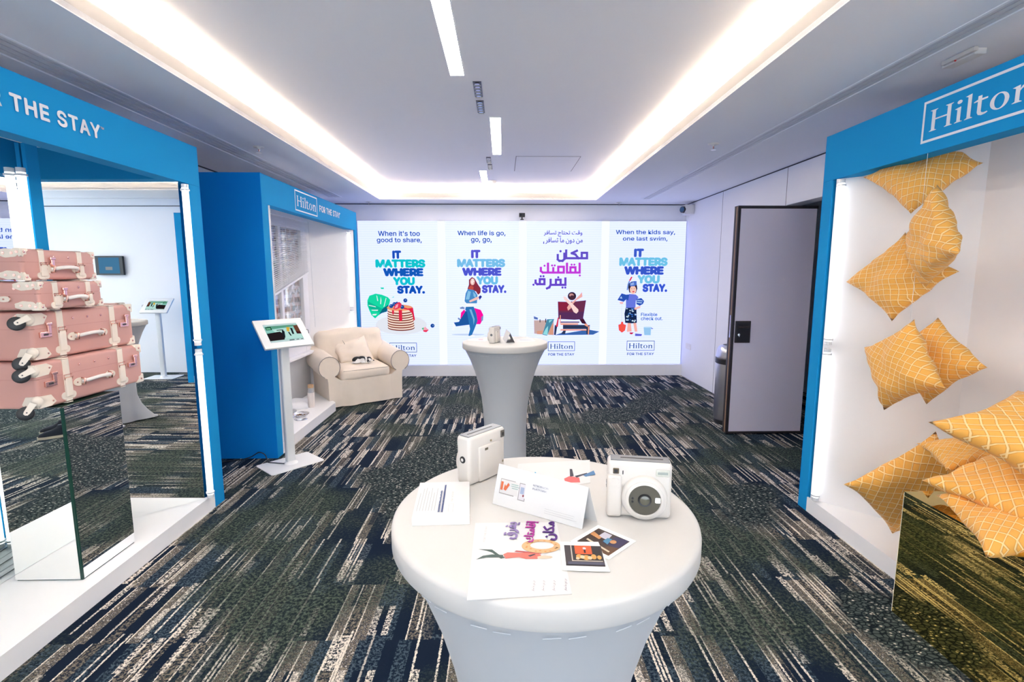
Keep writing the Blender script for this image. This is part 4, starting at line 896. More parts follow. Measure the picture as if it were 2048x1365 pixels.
# cable from the stand
bm = B(); pts_ = [(-1.84, 4.10, .012), (-1.92, 4.12, .011), (-2.0, 4.14, .010), (-2.02, 4.17, .02), (-2.05, 4.20, .055), (-2.10, 4.20, .075), (-2.18, 4.21, .03), (-2.28, 4.20, .008), (-2.40, 4.16, .006), (-2.5, 4.0, .006), (-2.55, 3.7, .006)]
def smooth_path(p, n=6):
    p = [Vector(q) for q in p]; out = []
    for i in range(len(p)-1):
        a, b, c, d = p[max(i-1, 0)], p[i], p[i+1], p[min(i+2, len(p)-1)]
        for k in range(n):
            t = k/n; out.append(.5*((2*b)+(c-a)*t+(2*a-5*b+4*c-d)*t*t+(3*b-a-3*c+d)*t**3))
    return out+[p[-1]]
tube(bm, smooth_path(pts_), .004, 8); tag(obj('power_cable', bm, black_pl, None, True), 'thin black cable running from tablet stand to booth gap', 'cable')
st2 = tablet_stand(2.45, -.18, math.radians(-95), 'white tablet stand by the right wall, seen only in the mirror', scr1)
# wall mounted monitor, seen in the mirror
tv = thing('wall_monitor', 'black framed wall monitor on the right wall, seen only in the mirror', 'monitor', (2.80, -1.13, 1.73))
bm = B(); bx(bm, -.02, .02, -.22, .22, -.15, .15, .003); obj('bezel', bm, black_pl, tv)
bm = B(); bx(bm, -.0215, -.020, -.165, .165, -.125, .125); obj('display', bm, glow('monitor_glow', hx('4a80a8'), .45), tv)
flat([R4(-.05, -.07, .06, -.02)], Vector((-.0218, 0, 0)), (0, -1, 0), (0, 0, 1), ink('c8d0d8', .5), tv, 'display_image', .0005)
bm = B(); bx(bm, .02, .039, -.05, .05, -.05, .05); obj('wall_mount', bm, black_pl, tv)
# shoes of the photographer
for i, (x, y) in enumerate(((-.36, -.10), (-.22, -.26))):
    s_ = thing('shoe', ['dark trainer nearest the left booth, reflected in the mirrored plinth', 'second dark trainer behind the first, reflected in the mirrored plinth'][i], 'shoe', (x, y, 0), math.radians(38), 'dark trainers reflected in the mirrored plinth')
    out = [(.15, 0), (.14, .035), (.09, .048), (.0, .042), (-.08, .036), (-.13, .030), (-.145, 0), (-.13, -.030), (-.08, -.036), (0, -.042), (.09, -.048), (.14, -.035)]
    bm = B(); zprism(bm, out, 0, .024); obj('sole', bm, pm('sole_cream', (.62, .56, .42), .7), s_)
    bm = B(); rings = []
    for z, k, sh in ((.024, .96, 0), (.045, .93, -.004), (.06, .80, -.02), (.075, .60, -.05), (.095, .48, -.075), (.12, .42, -.08)):
        rings.append([bm.verts.new((px*k+sh*.9, py*(k*.5+.45), z)) for px, py in out])
    for a, b in zip(rings, rings[1:]):
        for k in range(12): bm.faces.new((a[k], a[(k+1) % 12], b[(k+1) % 12], b[k]))
    bm.faces.new(rings[-1]); obj('upper', bm, pm('shoe_navy', (.015, .018, .028), .8), s_, True)
    bm = B()
    for k in range(4): tube(bm, [(.045-.022*k, -.022, .066+.007*k), (.045-.022*k, .022, .066+.007*k)], .003, 6)
    obj('laces', bm, pm('lace_grey', (.2, .2, .22), .8), s_)

# ------------------------------------------------------------------ armchair
linen = pm('linen_cream', (.80, .70, .59), .85, bump=.9, bscale=6, var=.05, vscale=8, sheen=.1)
pipe_m = pm('piping_grey', (.30, .27, .24), .8)
def soften(bm, amp, sc_, seed=0.0):
    for v in bm.verts:
        n_ = noise.noise_vector(v.co*sc_ + Vector((seed, seed, seed)))
        v.co += n_*amp
def soft_box(c, s, bev, cuts, amp=0.0, sc_=4.0, puff=0.0, M=None, seed=0.0):
    bm = B(); box(bm, (0, 0, 0), s, None, 0)
    bmesh.ops.subdivide_edges(bm, edges=bm.edges, cuts=cuts, use_grid_fill=True)
    hx_, hy_, hz_ = s[0]/2, s[1]/2, s[2]/2
    for v in bm.verts:                     # round the edges like an inflated cushion
        p = v.co; q = Vector((max(-hx_+bev, min(hx_-bev, p.x)), max(-hy_+bev, min(hy_-bev, p.y)), max(-hz_+bev, min(hz_-bev, p.z))))
        d = p-q
        if d.length > 1e-6: p = q + d.normalized()*bev
        f = (1-(p.x/hx_)**2)*(1-(p.y/hy_)**2)
        if puff: p.z += math.copysign(puff*max(0, f), p.z) if abs(p.z) > hz_*.5 else 0
        if puff: p.y += math.copysign(puff*.6*max(0, (1-(p.x/hx_)**2)*(1-(p.z/hz_)**2)), p.y) if abs(p.y) > hy_*.8 else 0
        v.co = p
    if amp: soften(bm, amp, sc_, seed)
    mm = Matrix.Translation(c) @ (M or Matrix())
    bmesh.ops.transform(bm, matrix=mm, verts=bm.verts); return bm
ch = thing('armchair', 'cream slipcovered armchair with rolled arms in the further blue booth', 'armchair', (-1.895, 6.425, 0), math.radians(35.6))
W2, D2 = .462, .375                                   # half width and half depth at the floor
def seat_base():
    bm = B(); n = 26; rows = []
    def loop(z, k):
        pts = []
        per = [(-W2, -D2), (W2, -D2), (W2, D2), (-W2, D2)]
        for i in range(4):
            a, b = per[i], per[(i+1) % 4]
            for j in range(n):
                t = j/n; x, y = a[0]+(b[0]-a[0])*t, a[1]+(b[1]-a[1])*t
                nx, ny = (b[1]-a[1]), -(b[0]-a[0]); L = math.hypot(nx, ny); nx, ny = nx/L, ny/L
                w = k*(.012*noise.noise(Vector((x*5, y*5, z*3))) + .006*math.sin(t*26+z*4))
                pts.append(bm.verts.new((x+nx*w, y+ny*w, z + (0.004*math.sin(t*17+i) if z < .03 else 0))))
        return pts
    for z, k in ((.012, 1.3), (.08, 1.2), (.16, .9), (.24, .5), (.30, .2), (.335, 0)): rows.append(loop(z, k))
    for a, b in zip(rows, rows[1:]):
        for k in range(len(a)): bm.faces.new((a[k], a[(k+1) % len(a)], b[(k+1) % len(a)], b[k]))
    bm.faces.new(rows[-1]); bm.faces.new(rows[0][::-1]); return bm
obj('skirt', seat_base(), linen, ch, 'auto')
for s_ in (-1, 1):
    # profile across the arm: rolled top, straight inner face, tucked outer face
    pr_ = []; cx_, cz_, r_ = s_*.445, .500, .130
    for i in range(17):
        a = math.radians(-62 + i*(304/16)); pr_.append((cx_+s_*r_*math.cos(a), cz_+r_*math.sin(a)))
    pr_ = pr_ + [(s_*.315, .33), (s_*.315, .10), (s_*W2, .10), (s_*(W2+.004), .33), (s_*(W2+.012), .37)]
    pr_ = pr_[:]
    bm = B(); ny = 14; rings = []
    for j in range(ny+1):
        y = -D2 + .0 + (2*D2-.02)*j/ny; ring_ = []
        k = 1 - (.05 if j in (0,) else 0) - .02*math.sin(j*.9)*.5
        lift_ = .075*max(0, j/ny)**1.3
        for (x, z) in pr_:
            zz = z + (lift_ if z > .34 else 0)
            xx = cx_ + (x-cx_)*(k if z > .34 else 1)
            ring_.append(bm.verts.new((xx, y, zz)))
        rings.append(ring_)
    m_ = len(pr_)
    for a, b in zip(rings, rings[1:]):
        for k in range(m_): bm.faces.new((a[k], a[(k+1) % m_], b[(k+1) % m_], b[k]))
    bm.faces.new(rings[0][::-1]); bm.faces.new(rings[-1])
    soften(bm, .004, 7, s_); arm = obj('arm', bm, linen, ch, 'auto')
    bm = B(); tube(bm, [(cx_+(x-cx_)*.955, -D2-.002, z) for x, z in pr_[:17]], .0042, 6); obj('piping', bm, pipe_m, arm, True)
bm = soft_box((0, D2-.10, .50), (.76, .17, .58), .06, 9, .006, 5, 0, Matrix.Rotation(math.radians(-8), 4, 'X'), 3); obj('backrest', bm, linen, ch, True)
bm = soft_box((0, D2-.185, .665), (.86, .20, .43), .075, 16, .016, 7, .02, Matrix.Rotation(math.radians(-15), 4, 'X'), 7)
obj('back_cushion', bm, linen, ch, True)
bm = B()
for x in (-.14, .07): tube(bm, [(x, D2-.315, .76), (x+.03, D2-.322, .70), (x+.075, D2-.33, .66)], [.002, .005, .002], 6)
obj('crease_seam', bm, pipe_m, ch, True)
bm = soft_box((0, -.07, .395), (.625, .63, .150), .055, 14, .008, 6, .022, Matrix.Rotation(math.radians(2), 4, 'X'), 1); sc_o = obj('seat_cushion', bm, linen, ch, True)
bm = B(); tube(bm, [(-.285, -.375, .437), (0, -.393, .440), (.285, -.375, .437)], .003, 6); obj('piping', bm, pipe_m, sc_o, True)
def chair_pt(x, y, z): return ch.matrix_basis @ Vector((x, y, z))
from mathutils import Euler
CR = math.radians(35.6)
def on_chair(x, y, z):
    c, s = math.cos(CR), math.sin(CR); return (ch.location.x + x*c - y*s, ch.location.y + x*s + y*c, z)
def cushion_mesh(corners, T, uvs, wr=.012, n=22, seed=0.0, pinch=.10):
    """pillow between four corner points; uv in metres"""
    c0, c1, c2, c3 = [Vector(c) for c in corners]; ctr = (c0+c1+c2+c3)/4
    nn = (c2-c0).cross(c3-c1).normalized()
    bm = B(); uvl = bm.loops.layers.uv.new('UVMap')
    def P(i, j, sgn):
        u, v = -1+2*i/n, -1+2*j/n
        uu, vv = u*(1-pinch*(1-v*v)), v*(1-pinch*(1-u*u))
        a, b = (uu+1)/2, (vv+1)/2
        p = c0*(1-a)*(1-b) + c1*a*(1-b) + c2*a*b + c3*(1-a)*b
        q = max(0, (1-u*u)*(1-v*v)); t = T*1.18*q**.42
        nz = noise.noise_vector(Vector((u*1.7+seed, v*1.7, sgn*3+seed))) * wr
        rad = noise.noise(Vector((math.atan2(v, u)*3.2+seed, seed, sgn)))*wr*(u*u+v*v)*.9
        edge = min(1, q*6+.25)
        return p + nn*sgn*(t + rad*edge + nz.z*edge*min(1, q*4)) + nn*nz.x*.8 + (p-ctr).normalized()*nz.y*.7*(1-edge*.7)
    top = [[bm.verts.new(P(i, j, 1)) for j in range(n+1)] for i in range(n+1)]
    bot = [[top[i][j] if i in (0, n) or j in (0, n) else bm.verts.new(P(i, j, -1)) for j in range(n+1)] for i in range(n+1)]
    for grid, fl_ in ((top, False), (bot, True)):
        for i in range(n):
            for j in range(n):
                q = [(i, j), (i+1, j), (i+1, j+1), (i, j+1)]
                if fl_: q = q[::-1]
                f = bm.faces.new([grid[a][b] for a, b in q])
                for lp, (a, b) in zip(f.loops, q): lp[uvl].uv = ((a/n-.5)*uvs, (b/n-.5)*uvs)
    return bm
cpts = [on_chair(-.20, -.02, .48), on_chair(.22, -.10, .485), on_chair(.17, .125, .80), on_chair(-.26, .13, .69)]
bm = cushion_mesh(cpts, .065, .4, .022, 16, 5.0, .05); o = obj('scatter_cushion', bm, pm('linen_cream_light', (.82, .72, .62), .85, bump=.2, bscale=18), None, True); tag(o, 'cream scatter cushion leaning on the armchair back behind the puppy', 'cushion')
# puppy asleep on the seat
pup = thing('puppy', 'black and white puppy asleep on the armchair seat cushion', 'dog', on_chair(.03, -.19, .487), CR + math.radians(-4))
def body_bm(parts, vox=.006):
    bm = B()
    for c, r, M in parts: ball(bm, c, r, 16, 12, M)
    me = bpy.data.meshes.new('tmp'); bm.to_mesh(me); bm.free()
    o = bpy.data.objects.new('tmp', me); C.objects.link(o)
    md = o.modifiers.new('r', 'REMESH'); md.mode = 'VOXEL'; md.voxel_size = vox
    s2 = o.modifiers.new('s', 'SMOOTH'); s2.iterations = 6
    dg = bpy.context.evaluated_depsgraph_get(); dg.update()
    m2 = bpy.data.meshes.new_from_object(o.evaluated_get(dg)); bpy.data.objects.remove(o)
    bm = B(); bm.from_mesh(m2); bpy.data.meshes.remove(m2); return bm
RZ = lambda a: Matrix.Rotation(math.radians(a), 4, 'Z')
bm = body_bm([((-.075, .005, .042), (.062, .050, .042), None), ((-.020, .0, .045), (.058, .045, .042), None), ((.030, -.005, .040), (.035, .035, .034), None),      # trunk
              ((.068, -.012, .040), (.036, .032, .034), None), ((.098, -.028, .026), (.022, .017, .014), RZ(-25)), ((.088, -.022, .030), (.024, .022, .018), None),  # head, muzzle
              ((-.085, -.035, .016), (.040, .018, .014), RZ(12)), ((-.105, -.018, .022), (.032, .022, .022), None),                                            # hind leg
              ((-.01, -.044, .012), (.036, .012, .010), RZ(-6)), ((.022, -.050, .009), (.014, .011, .008), None), ((.058, -.048, .008), (.026, .010, .007), RZ(-10)), # forelegs
              ((-.128, -.01, .012), (.016, .010, .009), RZ(20)), ((-.145, -.018, .008), (.012, .006, .006), RZ(30))], .005)
pb, pw = pm('fur_black', (.012, .011, .012), .7), pm('fur_white', (.78, .76, .74), .8)
pupb = obj('body', bm, [pb, pw], pup, True)
for f in pupb.data.polygons:
    c = f.center; wht = False
    if c.x < .035 and c.z < .036 + .006*math.sin(c.x*60): wht = True
    if .018 < c.x < .042 and c.y < .03: wht = True
    if c.x > .082 and c.z < .030: wht = True
    if c.x > .070 and abs((c.y+.012)) < .006 and c.z > .03: wht = True
    if c.y < -.038: wht = True
    if c.x < -.09 and c.z > .05: wht = False
    f.material_index = 1 if wht else 0
for sg, c, r, a in ((-1, (.052, -.038, .022), (.016, .007, .026), 20), (1, (.112, .006, .018), (.034, .012, .008), -12)):
    bm = B(); ball(bm, c, r, 14, 10, RZ(a)); obj('ear', bm, pb, pup, True)
bm = B(); ball(bm, (.116, -.036, .026), (.006, .006, .005), 10, 8); obj('nose', bm, black_pl, pup, True)

# ------------------------------------------------------------------ things on the booth platform
bt = thing('water_bottle', 'glass bottle with cork lid and pale sleeve on the booth platform', 'bottle', (-2.17, 5.60, .10))
bm = B(); lathe(bm, [(.034, 0), (.037, .004), (.037, .165), (.035, .170)], seg=28); obj('sleeve', bm, pm('sleeve_beige', (.72, .66, .62), .7), bt, 'auto')
bm = B(); lathe(bm, [(.0345, .16), (.0345, .20), (.030, .222), (.028, .226)], seg=28); obj('glass', bm, pm('bottle_glass', (.85, .87, .88), .08, trans=.6), bt, 'auto')
bm = B(); lathe(bm, [(.031, .224), (.032, .228), (.032, .256), (.030, .259)], seg=24); obj('cork_lid', bm, pm('cork', (.55, .34, .18), .7, var=.2, vscale=90), bt, 'auto')
for x, y, lab, cont in ((-2.10, 5.12, 'steel dog bowl holding food, nearest the tablet stand pole', True), (-2.26, 5.20, 'steel dog bowl behind the pole of the tablet stand', False)):
    b_ = thing('dog_bowl', lab, 'bowl', (x, y, .10), 0, 'steel dog bowls on the booth platform')
    bm = B(); lathe(bm, [(.066, 0), (.060, .004), (.055, .02), (.062, .045), (.075, .058), (.082, .060), (.082, .057), (.072, .052), (.058, .03), (.040, .018)], seg=36); obj('bowl', bm, chrome, b_, 'auto')
    if cont:
        bm = B(); random.seed(2)
        for k in range(26):
            a, r = random.random()*2*PI, .045*random.random()**.5; ball(bm, (r*math.cos(a), r*math.sin(a), .030+random.random()*.012), .007, 8, 6)
        obj('dog_food', bm, pm('kibble', (.20, .12, .07), .8), b_, True)
bm = soft_box((-2.34, 5.62, .135), (.24, .30, .07), .034, 10, .022, 9, 0, RZ(20), 9); o = obj('blanket', bm, pm('fleece_white', (.80, .81, .84), .9, bump=.3, bscale=60), None, True); tag(o, 'crumpled white fleece blanket lying on the booth platform behind bowls', 'blanket')

# ------------------------------------------------------------------ mirrored plinth and suitcases
pl = thing('mirrored_plinth', 'mirror clad plinth on white platform carrying the pink suitcases', 'plinth', (-2.236, 2.519, .10))
bm = B(); bx(bm, -.158, .1605, -.1745, .172, .0, .872); obj('core', bm, mirror_edge, pl)
bm = B(); bx(bm, -.160, .153, -.1795, -.1725, .006, .876); obj('front_mirror', bm, mirror, pl)
bm = B(); bx(bm, .1585, .1635, -.169, .1755, .006, .876); obj('side_mirror', bm, mirror, pl)
bm = B(); bx(bm, -.1635, -.1585, -.169, .1755, .006, .876); obj('side_mirror', bm, mirror, pl)
pink = pm('case_pink', (.60, .325, .285), .5, bump=.04, bscale=260, var=.05, vscale=4)
pink_d = pm('case_pink_seam', (.50, .24, .21), .6)
crm = pm('case_cream', (.80, .72, .62), .45)
rose = pm('rose_gold', (.86, .50, .42), .22, .95)
def rivet(bm, p, n_, r=.006):
    p, n_ = Vector(p), Vector(n_); cyl(bm, p, p+n_*.002, r, r*.9, 14); cyl(bm, p+n_*.002, p+n_*.0035, r*.7, r*.3, 14)
def suitcase(x, y, z, L, Wd, H, rz, label, big=True, lid=.35, drop=.0):
    """long front face looks along +x; length L along y, depth Wd to -x, height H; near lower front corner is (0, 0, 0)"""
    t_ = thing('suitcase', label, 'suitcase', (x, y, z), rz, 'pink vintage style suitcases stacked on mirrored plinth')
    hs = H*(1-lid); b = .016
    def shell(z0, z1, low):        # bevelled all round except along the seam
        bm = B(); bx(bm, -Wd, 0, 0, L, z0, z1)
        zs = z1 if low else z0
        es = [e for e in bm.edges if not all(abs(v.co.z-zs) < 1e-5 for v in e.verts)]
        bmesh.ops.bevel(bm, geom=es, offset=b, segments=4, profile=.5, affect='EDGES'); return bm
    bm = shell(0, hs-.001, True); obj('body', bm, pink, t_, 'auto')
    bm = shell(hs+.001, H, False); obj('lid', bm, pink, t_, 'auto')
    bm = B(); bx(bm, -Wd+.0175, -.0175, .001, L-.001, hs-.002, hs+.002); bx(bm, -Wd+.001, -.001, .0175, L-.0175, hs-.002, hs+.002); obj('seam', bm, pink_d, t_)
    X = Vector((1, 0, 0)); Yn = Vector((0, -1, 0))
    # straps wrapped round the case
    for yy in (L*.24, L*.76):
        w = .017 if big else .014
        bm = B(); bx(bm, -.02, .0035, yy-w, yy+w, hs*.04, H-.003, .0015); bx(bm, -Wd-.003, .003, yy-w, yy+w, H-.001, H+.003, .0012); bx(bm, -Wd*.5, .003, yy-w, yy+w, -.0025, .001)
        sp_ = obj('strap', bm, crm, t_)
        bm = B(); bx(bm, .003, .012, yy-w*1.05, yy+w*1.05, hs*.20, hs*.86, .004, 3); obj('strap_flap', bm, crm, sp_, 'auto')
        for s_ in (-1, 1):
            bm = B(); cyl(bm, (.0, yy+s_*w*1.25, hs*.24), (.0042, yy+s_*w*1.25, hs*.24), w*1.05, seg=24); obj('strap_tab', bm, crm, sp_, 'auto')
        bm = B()
        fr2 = [(.010, yy-w*1.2, hs*.86), (.016, yy-w*1.1, hs*.89), (.016, yy+w*1.1, hs*.89), (.010, yy+w*1.2, hs*.86)]
        tube(bm, fr2, .002, 6); tube(bm, [(.008, yy-w*1.2, hs*.98), (.008, yy+w*1.2, hs*.98)], .002, 6); tube(bm, [(.010, yy-w*1.2, hs*.80), (.008, yy-w*1.2, hs*.98)], .0018, 6); tube(bm, [(.010, yy+w*1.2, hs*.80), (.008, yy+w*1.2, hs*.98)], .0018, 6)
        obj('buckle', bm, rose, sp_, True)
    # scalloped corner guards, three faces each, far corners and (for the small cases) near ones
    cs = .042 if big else .032
    def guard(yc, sy, zc, sz):
        bm = B()
        def face(o_, e1, e2, n_):
            pts = [(0, 0), (cs, 0)] + [((cs+.004*math.cos(i*2.1))*math.cos(a), (cs+.004*math.cos(i*2.1))*math.sin(a)) for i, a in enumerate([PI/2*k/8 for k in range(1, 8)])] + [(0, cs)]
            o_, e1, e2, n_ = Vector(o_), Vector(e1), Vector(e2), Vector(n_)
            prism(bm, pts, lambda a, b_: o_+e1*a+e2*b_-n_*.004, lambda a, b_: o_+e1*a+e2*b_+n_*.0028)
        face((0, yc, zc), (0, -sy, 0), (0, 0, -sz), (1, 0, 0)); face((0, yc, zc), (-1, 0, 0), (0, 0, -sz), (0, sy, 0)); face((0, yc, zc), (-1, 0, 0), (0, -sy, 0), (0, 0, sz))
        ball(bm, (-.003, yc-sy*.003, zc-sz*.003), .006, 10, 8)
        g = obj('corner_guard', bm, crm, t_, 'auto')
        bm = B(); rivet(bm, (.0028, yc-sy*cs*.42, zc-sz*cs*.42), X); rivet(bm, (-cs*.45, yc+sy*.0028, zc-sz*cs*.45), (0, sy, 0)); obj('rivet', bm, rose, g)
    guard(L, 1, H, 1); guard(L, 1, 0, -1)
    if not big: guard(0, -1, H, 1); guard(0, -1, 0, -1)
    # studs along the lid
    for yy in ([L*.36, L*.5, L*.64] if big else [L*.40, L*.60]):
        bm = B(); rivet(bm, (0, yy, hs+(H-hs)*.45), X, .0065); obj('stud', bm, rose, t_)
    for xx in (-Wd*.35, -Wd*.75):
        bm = B(); rivet(bm, (xx, 0, hs+(H-hs)*.45), Yn, .0065); obj('stud', bm, rose, t_)
    # handle
    hz = hs*.62; y0, y1 = (L*.36, L*.62) if big else (L*.34, L*.68)
    pth = [(.006, y0, hz), (.020, y0+.012, hz+.003), (.030, y0+.03, hz+.007), (.031, (y0+y1)/2, hz+.010), (.030, y1-.03, hz+.007), (.020, y1-.012, hz+.003), (.006, y1, hz)]
    bm = B(); tube(bm, smooth_path(pth, 5), [.006]*5+[.009]*21+[.006]*5, 10); hd = obj('handle', bm, pm('case_white', (.84, .80, .76), .4), t_, True)
    for yy in (y0, y1):
        bm = B(); prism(bm, ell(yy-(.012 if yy == y0 else -.012), hz, .032, .020, 24), lambda a, b_: (-.001, a, b_), lambda a, b_: (.004, a, b_)); obj('handle_mount', bm, crm, hd, 'auto')
        bm = B(); tube(bm, [(.004, yy, hz-.015), (.020, yy, hz-.014), (.022, yy, hz+.014), (.004, yy, hz+.017)], .0045, 8); rivet(bm, (.004, yy-(.025 if yy == y0 else -.025), hz), X, .004); obj('handle_ring', bm, rose, hd, True)
    # locks
    for yy in ([L*.10, L*.88] if big else [L*.36]):
        bm = B(); bx(bm, 0, .010, yy-.030, yy+.030, hs*.80-.013, hs*.80+.013, .002); lk = obj('lock', bm, rose, t_) if big else None
        if not big: bm = B(); bx(bm, 0, .008, yy-.012, yy+.012, hs*.72, hs*.98, .002); lk = obj('lock', bm, rose, t_)
        q = yy+.020 if big else yy
        bm = B(); bx(bm, .002, .013, q-.009, q+.009, hs*.80, hs+.026, .003); bx(bm, .004, .014, q-.015, q+.015, hs+.012, hs+.026, .003); obj('hasp', bm, rose, lk)
        if big:
            for k in range(3):
                bm = B(); cyl(bm, (.008, yy-.010+k*.008-.002, hs*.80), (.008, yy-.010+k*.008+.002, hs*.80), .0055, seg=14); obj('dial', bm, dark_grey, lk)
    if big:   # swivel castors on the near end
        for zc, sz in ((H-.006, 1), (.006, -1)):
            zc2 = zc - sz*.030
            wc = Vector((-.022, -.042, H-.047)) if sz > 0 else Vector((-.020, -.046, -.004))
            bm = B()
            pl_ = [(0, zc), (.058, zc), (.085, zc-sz*.016), (.062, zc-sz*.052), (0, zc-sz*.056)]
            prism(bm, pl_, lambda a, b_: (-.002, a-.002, b_), lambda a, b_: (.0045, a-.002, b_)); prism(bm, pl_[:], lambda a, b_: (-a*.9, .002, b_), lambda a, b_: (-a*.9, -.0045, b_))
            cs_ = obj('castor', bm, crm, t_, 'auto')
            bm = B(); ball(bm, (-.002, -.006, zc2+.003), (.022, .022, .026), 18, 12); cyl(bm, (-.002, -.004, zc2), wc*.35+Vector((.004, -.004, zc2*.65)), .021, .016, 20); obj('castor_housing', bm, crm, cs_, True)
            ax_ = Vector((.62, -.75, .12)).normalized()
            bm = B(); cyl(bm, wc-ax_*.010, wc+ax_*.010, .031, seg=28); cyl(bm, wc+ax_*.010, wc+ax_*.013, .031, .024, 28); cyl(bm, wc-ax_*.013, wc-ax_*.010, .024, .031, 28); obj('wheel', bm, black_pl, cs_, 'auto')
            bm = B(); f0 = wc+ax_*.0135+Vector((.004, .003, .004))
            uu_, vv_, _ = frame_of(ax_)
            if True:
                d_ = (Vector((-.004, -.020, zc2+.004)) - wc); d_ = (d_ - ax_*d_.dot(ax_)).normalized(); e_ = ax_.cross(d_)
                pp = [(-.010, -.008), (-.013, .0), (-.010, .008), (.0, .011), (.046, .013), (.046, -.013), (.0, -.011)]
                prism(bm, pp, lambda a, b_: f0+d_*a+e_*b_, lambda a, b_: f0+d_*a+e_*b_+ax_*.004)
            obj('fork', bm, crm, cs_)
            bm = B(); cyl(bm, f0+ax_*.004, f0+ax_*.0055, .003, seg=12); obj('axle', bm, dark_grey, cs_)
            bm = B(); rivet(bm, (.0045, .066, zc-sz*.022), X, .0045); rivet(bm, (-.058, -.0045, zc-sz*.010), Yn, .0045); obj('rivet', bm, rose, cs_)
    else:     # corner plates and a ring mount on the near end
        for zc in (H*.86, H*.16):
            bm = B(); pts = [(.047*math.cos(2*PI*i/28)*(1+.06*math.cos(7*2*PI*i/28)), .020*math.sin(2*PI*i/28)*(1+.06*math.cos(7*2*PI*i/28))) for i in range(28)]
            prism(bm, pts, lambda a, b_: (-Wd*.20+a, .002, zc+b_), lambda a, b_: (-Wd*.20+a, -.003, zc+b_)); g = obj('end_plate', bm, crm, t_)
            for dx in (-.018, .018):
                bm = B(); rivet(bm, (-Wd*.20+dx, -.003, zc), Yn, .006); obj('rivet', bm, rose, g)
        bm = B(); prism(bm, ell(-Wd*.52, hs*.68, .030, .013, 24), lambda a, b_: (a, .001, b_), lambda a, b_: (a, -.003, b_)); g = obj('ring_mount', bm, crm, t_)
        bm = B(); tube(bm, [(-Wd*.52+.022, -.003, hs*.68-.012), (-Wd*.52+.034, -.012, hs*.68-.008), (-Wd*.52+.036, -.012, hs*.68+.004), (-Wd*.52+.024, -.003, hs*.68+.012)], .0025, 8); rivet(bm, (-Wd*.52, -.003, hs*.68), Yn, .004); obj('d_ring', bm, rose, g, True)
    for yy in ((L*.2, L*.8) if not big else ()):
        bm = B(); cyl(bm, (-.03, yy, -.008), (-.03, yy, .001), .008, seg=12); obj('foot', bm, rose, t_)
    return t_
suitcase(-2.125, 2.285, .980, .640, .285, .213, math.radians(-2.0), 'large pink suitcase with castors, bottom of the stack')
suitcase(-2.155, 2.325, 1.199, .625, .26, .226, math.radians(-.5), 'large pink suitcase with castors, second from the bottom of the stack')
suitcase(-2.095, 2.315, 1.437, .395, .28, .126, math.radians(3.5), 'small pink suitcase without wheels, third up, under the topmost one', False, .42)
suitcase(-2.145, 2.310, 1.572, .430, .27, .140, math.radians(2.5), 'small pink suitcase lying topmost on the stack', False, .42)

# ------------------------------------------------------------------ gold plinth and waffle cushions
gp = thing('gold_plinth', 'gold mirrored plinth beside the right booth under the cushion pile', 'plinth', (2.09, 1.835, 0))
bm = B(); bx(bm, -.228, .228, -.333, .333, .0, .598); obj('core', bm, mirror_edge, gp)
bm = B(); bx(bm, -.2345, -.2285, -.340, .340, .002, .600); obj('side_mirror', bm, gold_mirror, gp)
bm = B(); bx(bm, -.2285, .2285, -.3395, -.3335, .002, .600); obj('front_mirror', bm, gold_mirror, gp)
bm = B(); bx(bm, -.236, .230, -.341, .341, .5985, .602); obj('top_panel', bm, gold_mirror, gp)
bm = B(); bx(bm, -.2352, -.228, .3395, .3415, .002, .6); obj('edge_trim', bm, pm('edge_pale', (.8, .78, .7), .3), gp)
def waffle():
    m = bpy.data.materials.new('waffle_fabric'); n, l = nodes(m); b = n['Principled BSDF']; b.inputs['Roughness'].default_value = .75; b.inputs['Sheen Weight'].default_value = .15
    uv = n.new('ShaderNodeUVMap'); mp = n.new('ShaderNodeMapping'); mp.inputs['Rotation'].default_value = (0, 0, PI/4); l.new(uv.outputs[0], mp.inputs[0])
    sp = n.new('ShaderNodeSeparateXYZ'); l.new(mp.outputs[0], sp.inputs[0])
    def M(op, a, b_=None):
        x = n.new('ShaderNodeMath'); x.operation = op
        for i, v in enumerate((a, b_)):
            if v is None: continue
            if isinstance(v, (int, float)): x.inputs[i].default_value = v
            else: l.new(v, x.inputs[i])
        return x.outputs[0]
    def tri(c):
        f = M('FRACT', M('DIVIDE', c, .038)); return M('ABSOLUTE', M('SUBTRACT', f, .5))        # 0 in the cell middle, .5 on a line
    d = M('MAXIMUM', tri(sp.outputs[0]), tri(sp.outputs[1]))
    cr = n.new('ShaderNodeValToRGB'); e = cr.color_ramp.elements
    e[0].position = .0; e[0].color = (.84, .42, .075, 1); e[1].position = .46; e[1].color = (1.0, .72, .34, 1)
    for p_, c_ in ((.37, (.88, .42, .07, 1)), (.395, (.62, .26, .04, 1)), (.42, (.80, .40, .08, 1))):
        q = e.new(p_); q.color = c_
    l.new(M('MULTIPLY', d, 1.0), cr.inputs[0]); l.new(cr.outputs[0], b.inputs['Base Color'])
    bp = n.new('ShaderNodeBump'); bp.inputs['Strength'].default_value = .5; bp.inputs['Distance'].default_value = .006
    l.new(M('POWER', M('MULTIPLY', d, 2.0), 8.0), bp.inputs['Height']); l.new(bp.outputs[0], b.inputs['Normal'])
    return m
WF = waffle(); GH = 'waffle cushions hanging in the right booth'; GP = 'waffle cushions piled on the gold plinth'
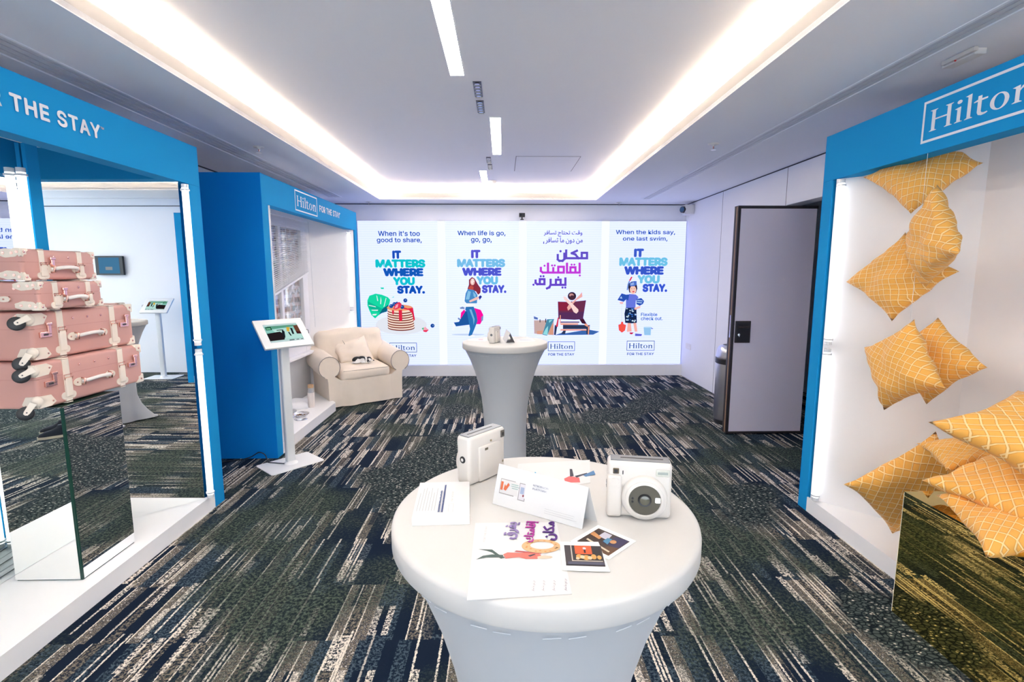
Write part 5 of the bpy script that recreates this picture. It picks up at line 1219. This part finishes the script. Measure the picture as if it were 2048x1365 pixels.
def cushion(label, corners, T=.06, grp=GH, seed=0., uvs=.46, wr=.018, pinch=.115, wire=None):
    c = sum((Vector(q) for q in corners), Vector())/4
    bm = cushion_mesh([tuple(Vector(q)-c) for q in corners], T, uvs, wr, 26, seed, pinch)
    o = obj('waffle_cushion', bm, WF, None, True, c); tag(o, label, 'cushion', grp)
    if wire:
        a = Vector(wire)-c; bm = B(); cyl(bm, a, (a.x, a.y, 2.44-c.z), .0009, seg=6); obj('hanging_thread', bm, clip_m, o)
    return o
cushion('topmost hanging waffle cushion, lying almost flat below the header', [(2.075, 2.95, 2.150), (2.05, 2.545, 1.893), (2.40, 2.563, 2.152), (2.36, 2.80, 2.34)], .060, seed=1.3)
cushion('hanging waffle cushion seen nearly edge-on below the topmost one', [(2.002, 2.36, 2.008), (1.935, 2.115, 1.689), (2.072, 2.439, 1.534), (2.156, 2.675, 1.807)], .060, seed=2.1, uvs=.42)
cushion('diamond shaped waffle cushion hanging left beside the light tube', [(2.094, 3.04, 1.552), (2.10, 2.665, 1.347), (2.182, 2.39, 1.612), (2.165, 2.72, 1.823)], .060, seed=3.4, uvs=.44)
cushion('tilted waffle cushion hanging lower left, in front of another', [(2.062, 2.80, 1.184), (2.05, 2.595, .873), (2.061, 2.25, 1.072), (2.071, 2.482, 1.374)], .062, seed=4.2, uvs=.42, wire=(2.066, 2.5, 1.37))
cushion('waffle cushion hanging behind the tilted lower left one', [(2.235, 2.53, 1.382), (2.30, 2.295, 1.16), (2.24, 2.55, .915), (2.21, 2.83, 1.155)], .058, seed=5.7, uvs=.42)
cushion('waffle cushion standing on its corner on the platform behind the gold plinth', [(1.875, 2.60, .451), (2.225, 2.66, .125), (2.44, 2.38, .45), (2.255, 2.49, .788)], .062, GP, 6.1)
cushion('waffle cushion on top of the pile on the gold plinth', [(1.70, 1.92, 1.010), (2.05, 1.60, .780), (2.42, 1.66, .98), (2.12, 1.98, 1.13)], .075, GP, 7.5, .5)
cushion('waffle cushion in the middle of the pile on the plinth', [(1.83, 2.055, .700), (1.925, 1.640, .700), (2.34, 1.68, .80), (2.245, 2.14, .83)], .060, GP, 8.8)
cushion('waffle cushion peeking out at the back of the pile', [(2.02, 2.33, .78), (1.96, 2.09, .74), (2.32, 2.07, .76), (2.40, 2.36, .80)], .045, GP, 9.4)
cushion('waffle cushion at the bottom of the pile hanging over the plinth edge', [(1.885, 2.045, .640), (1.72, 1.640, .600), (2.153, 1.591, .68), (2.31, 2.02, .690)], .052, GP, 10.2)
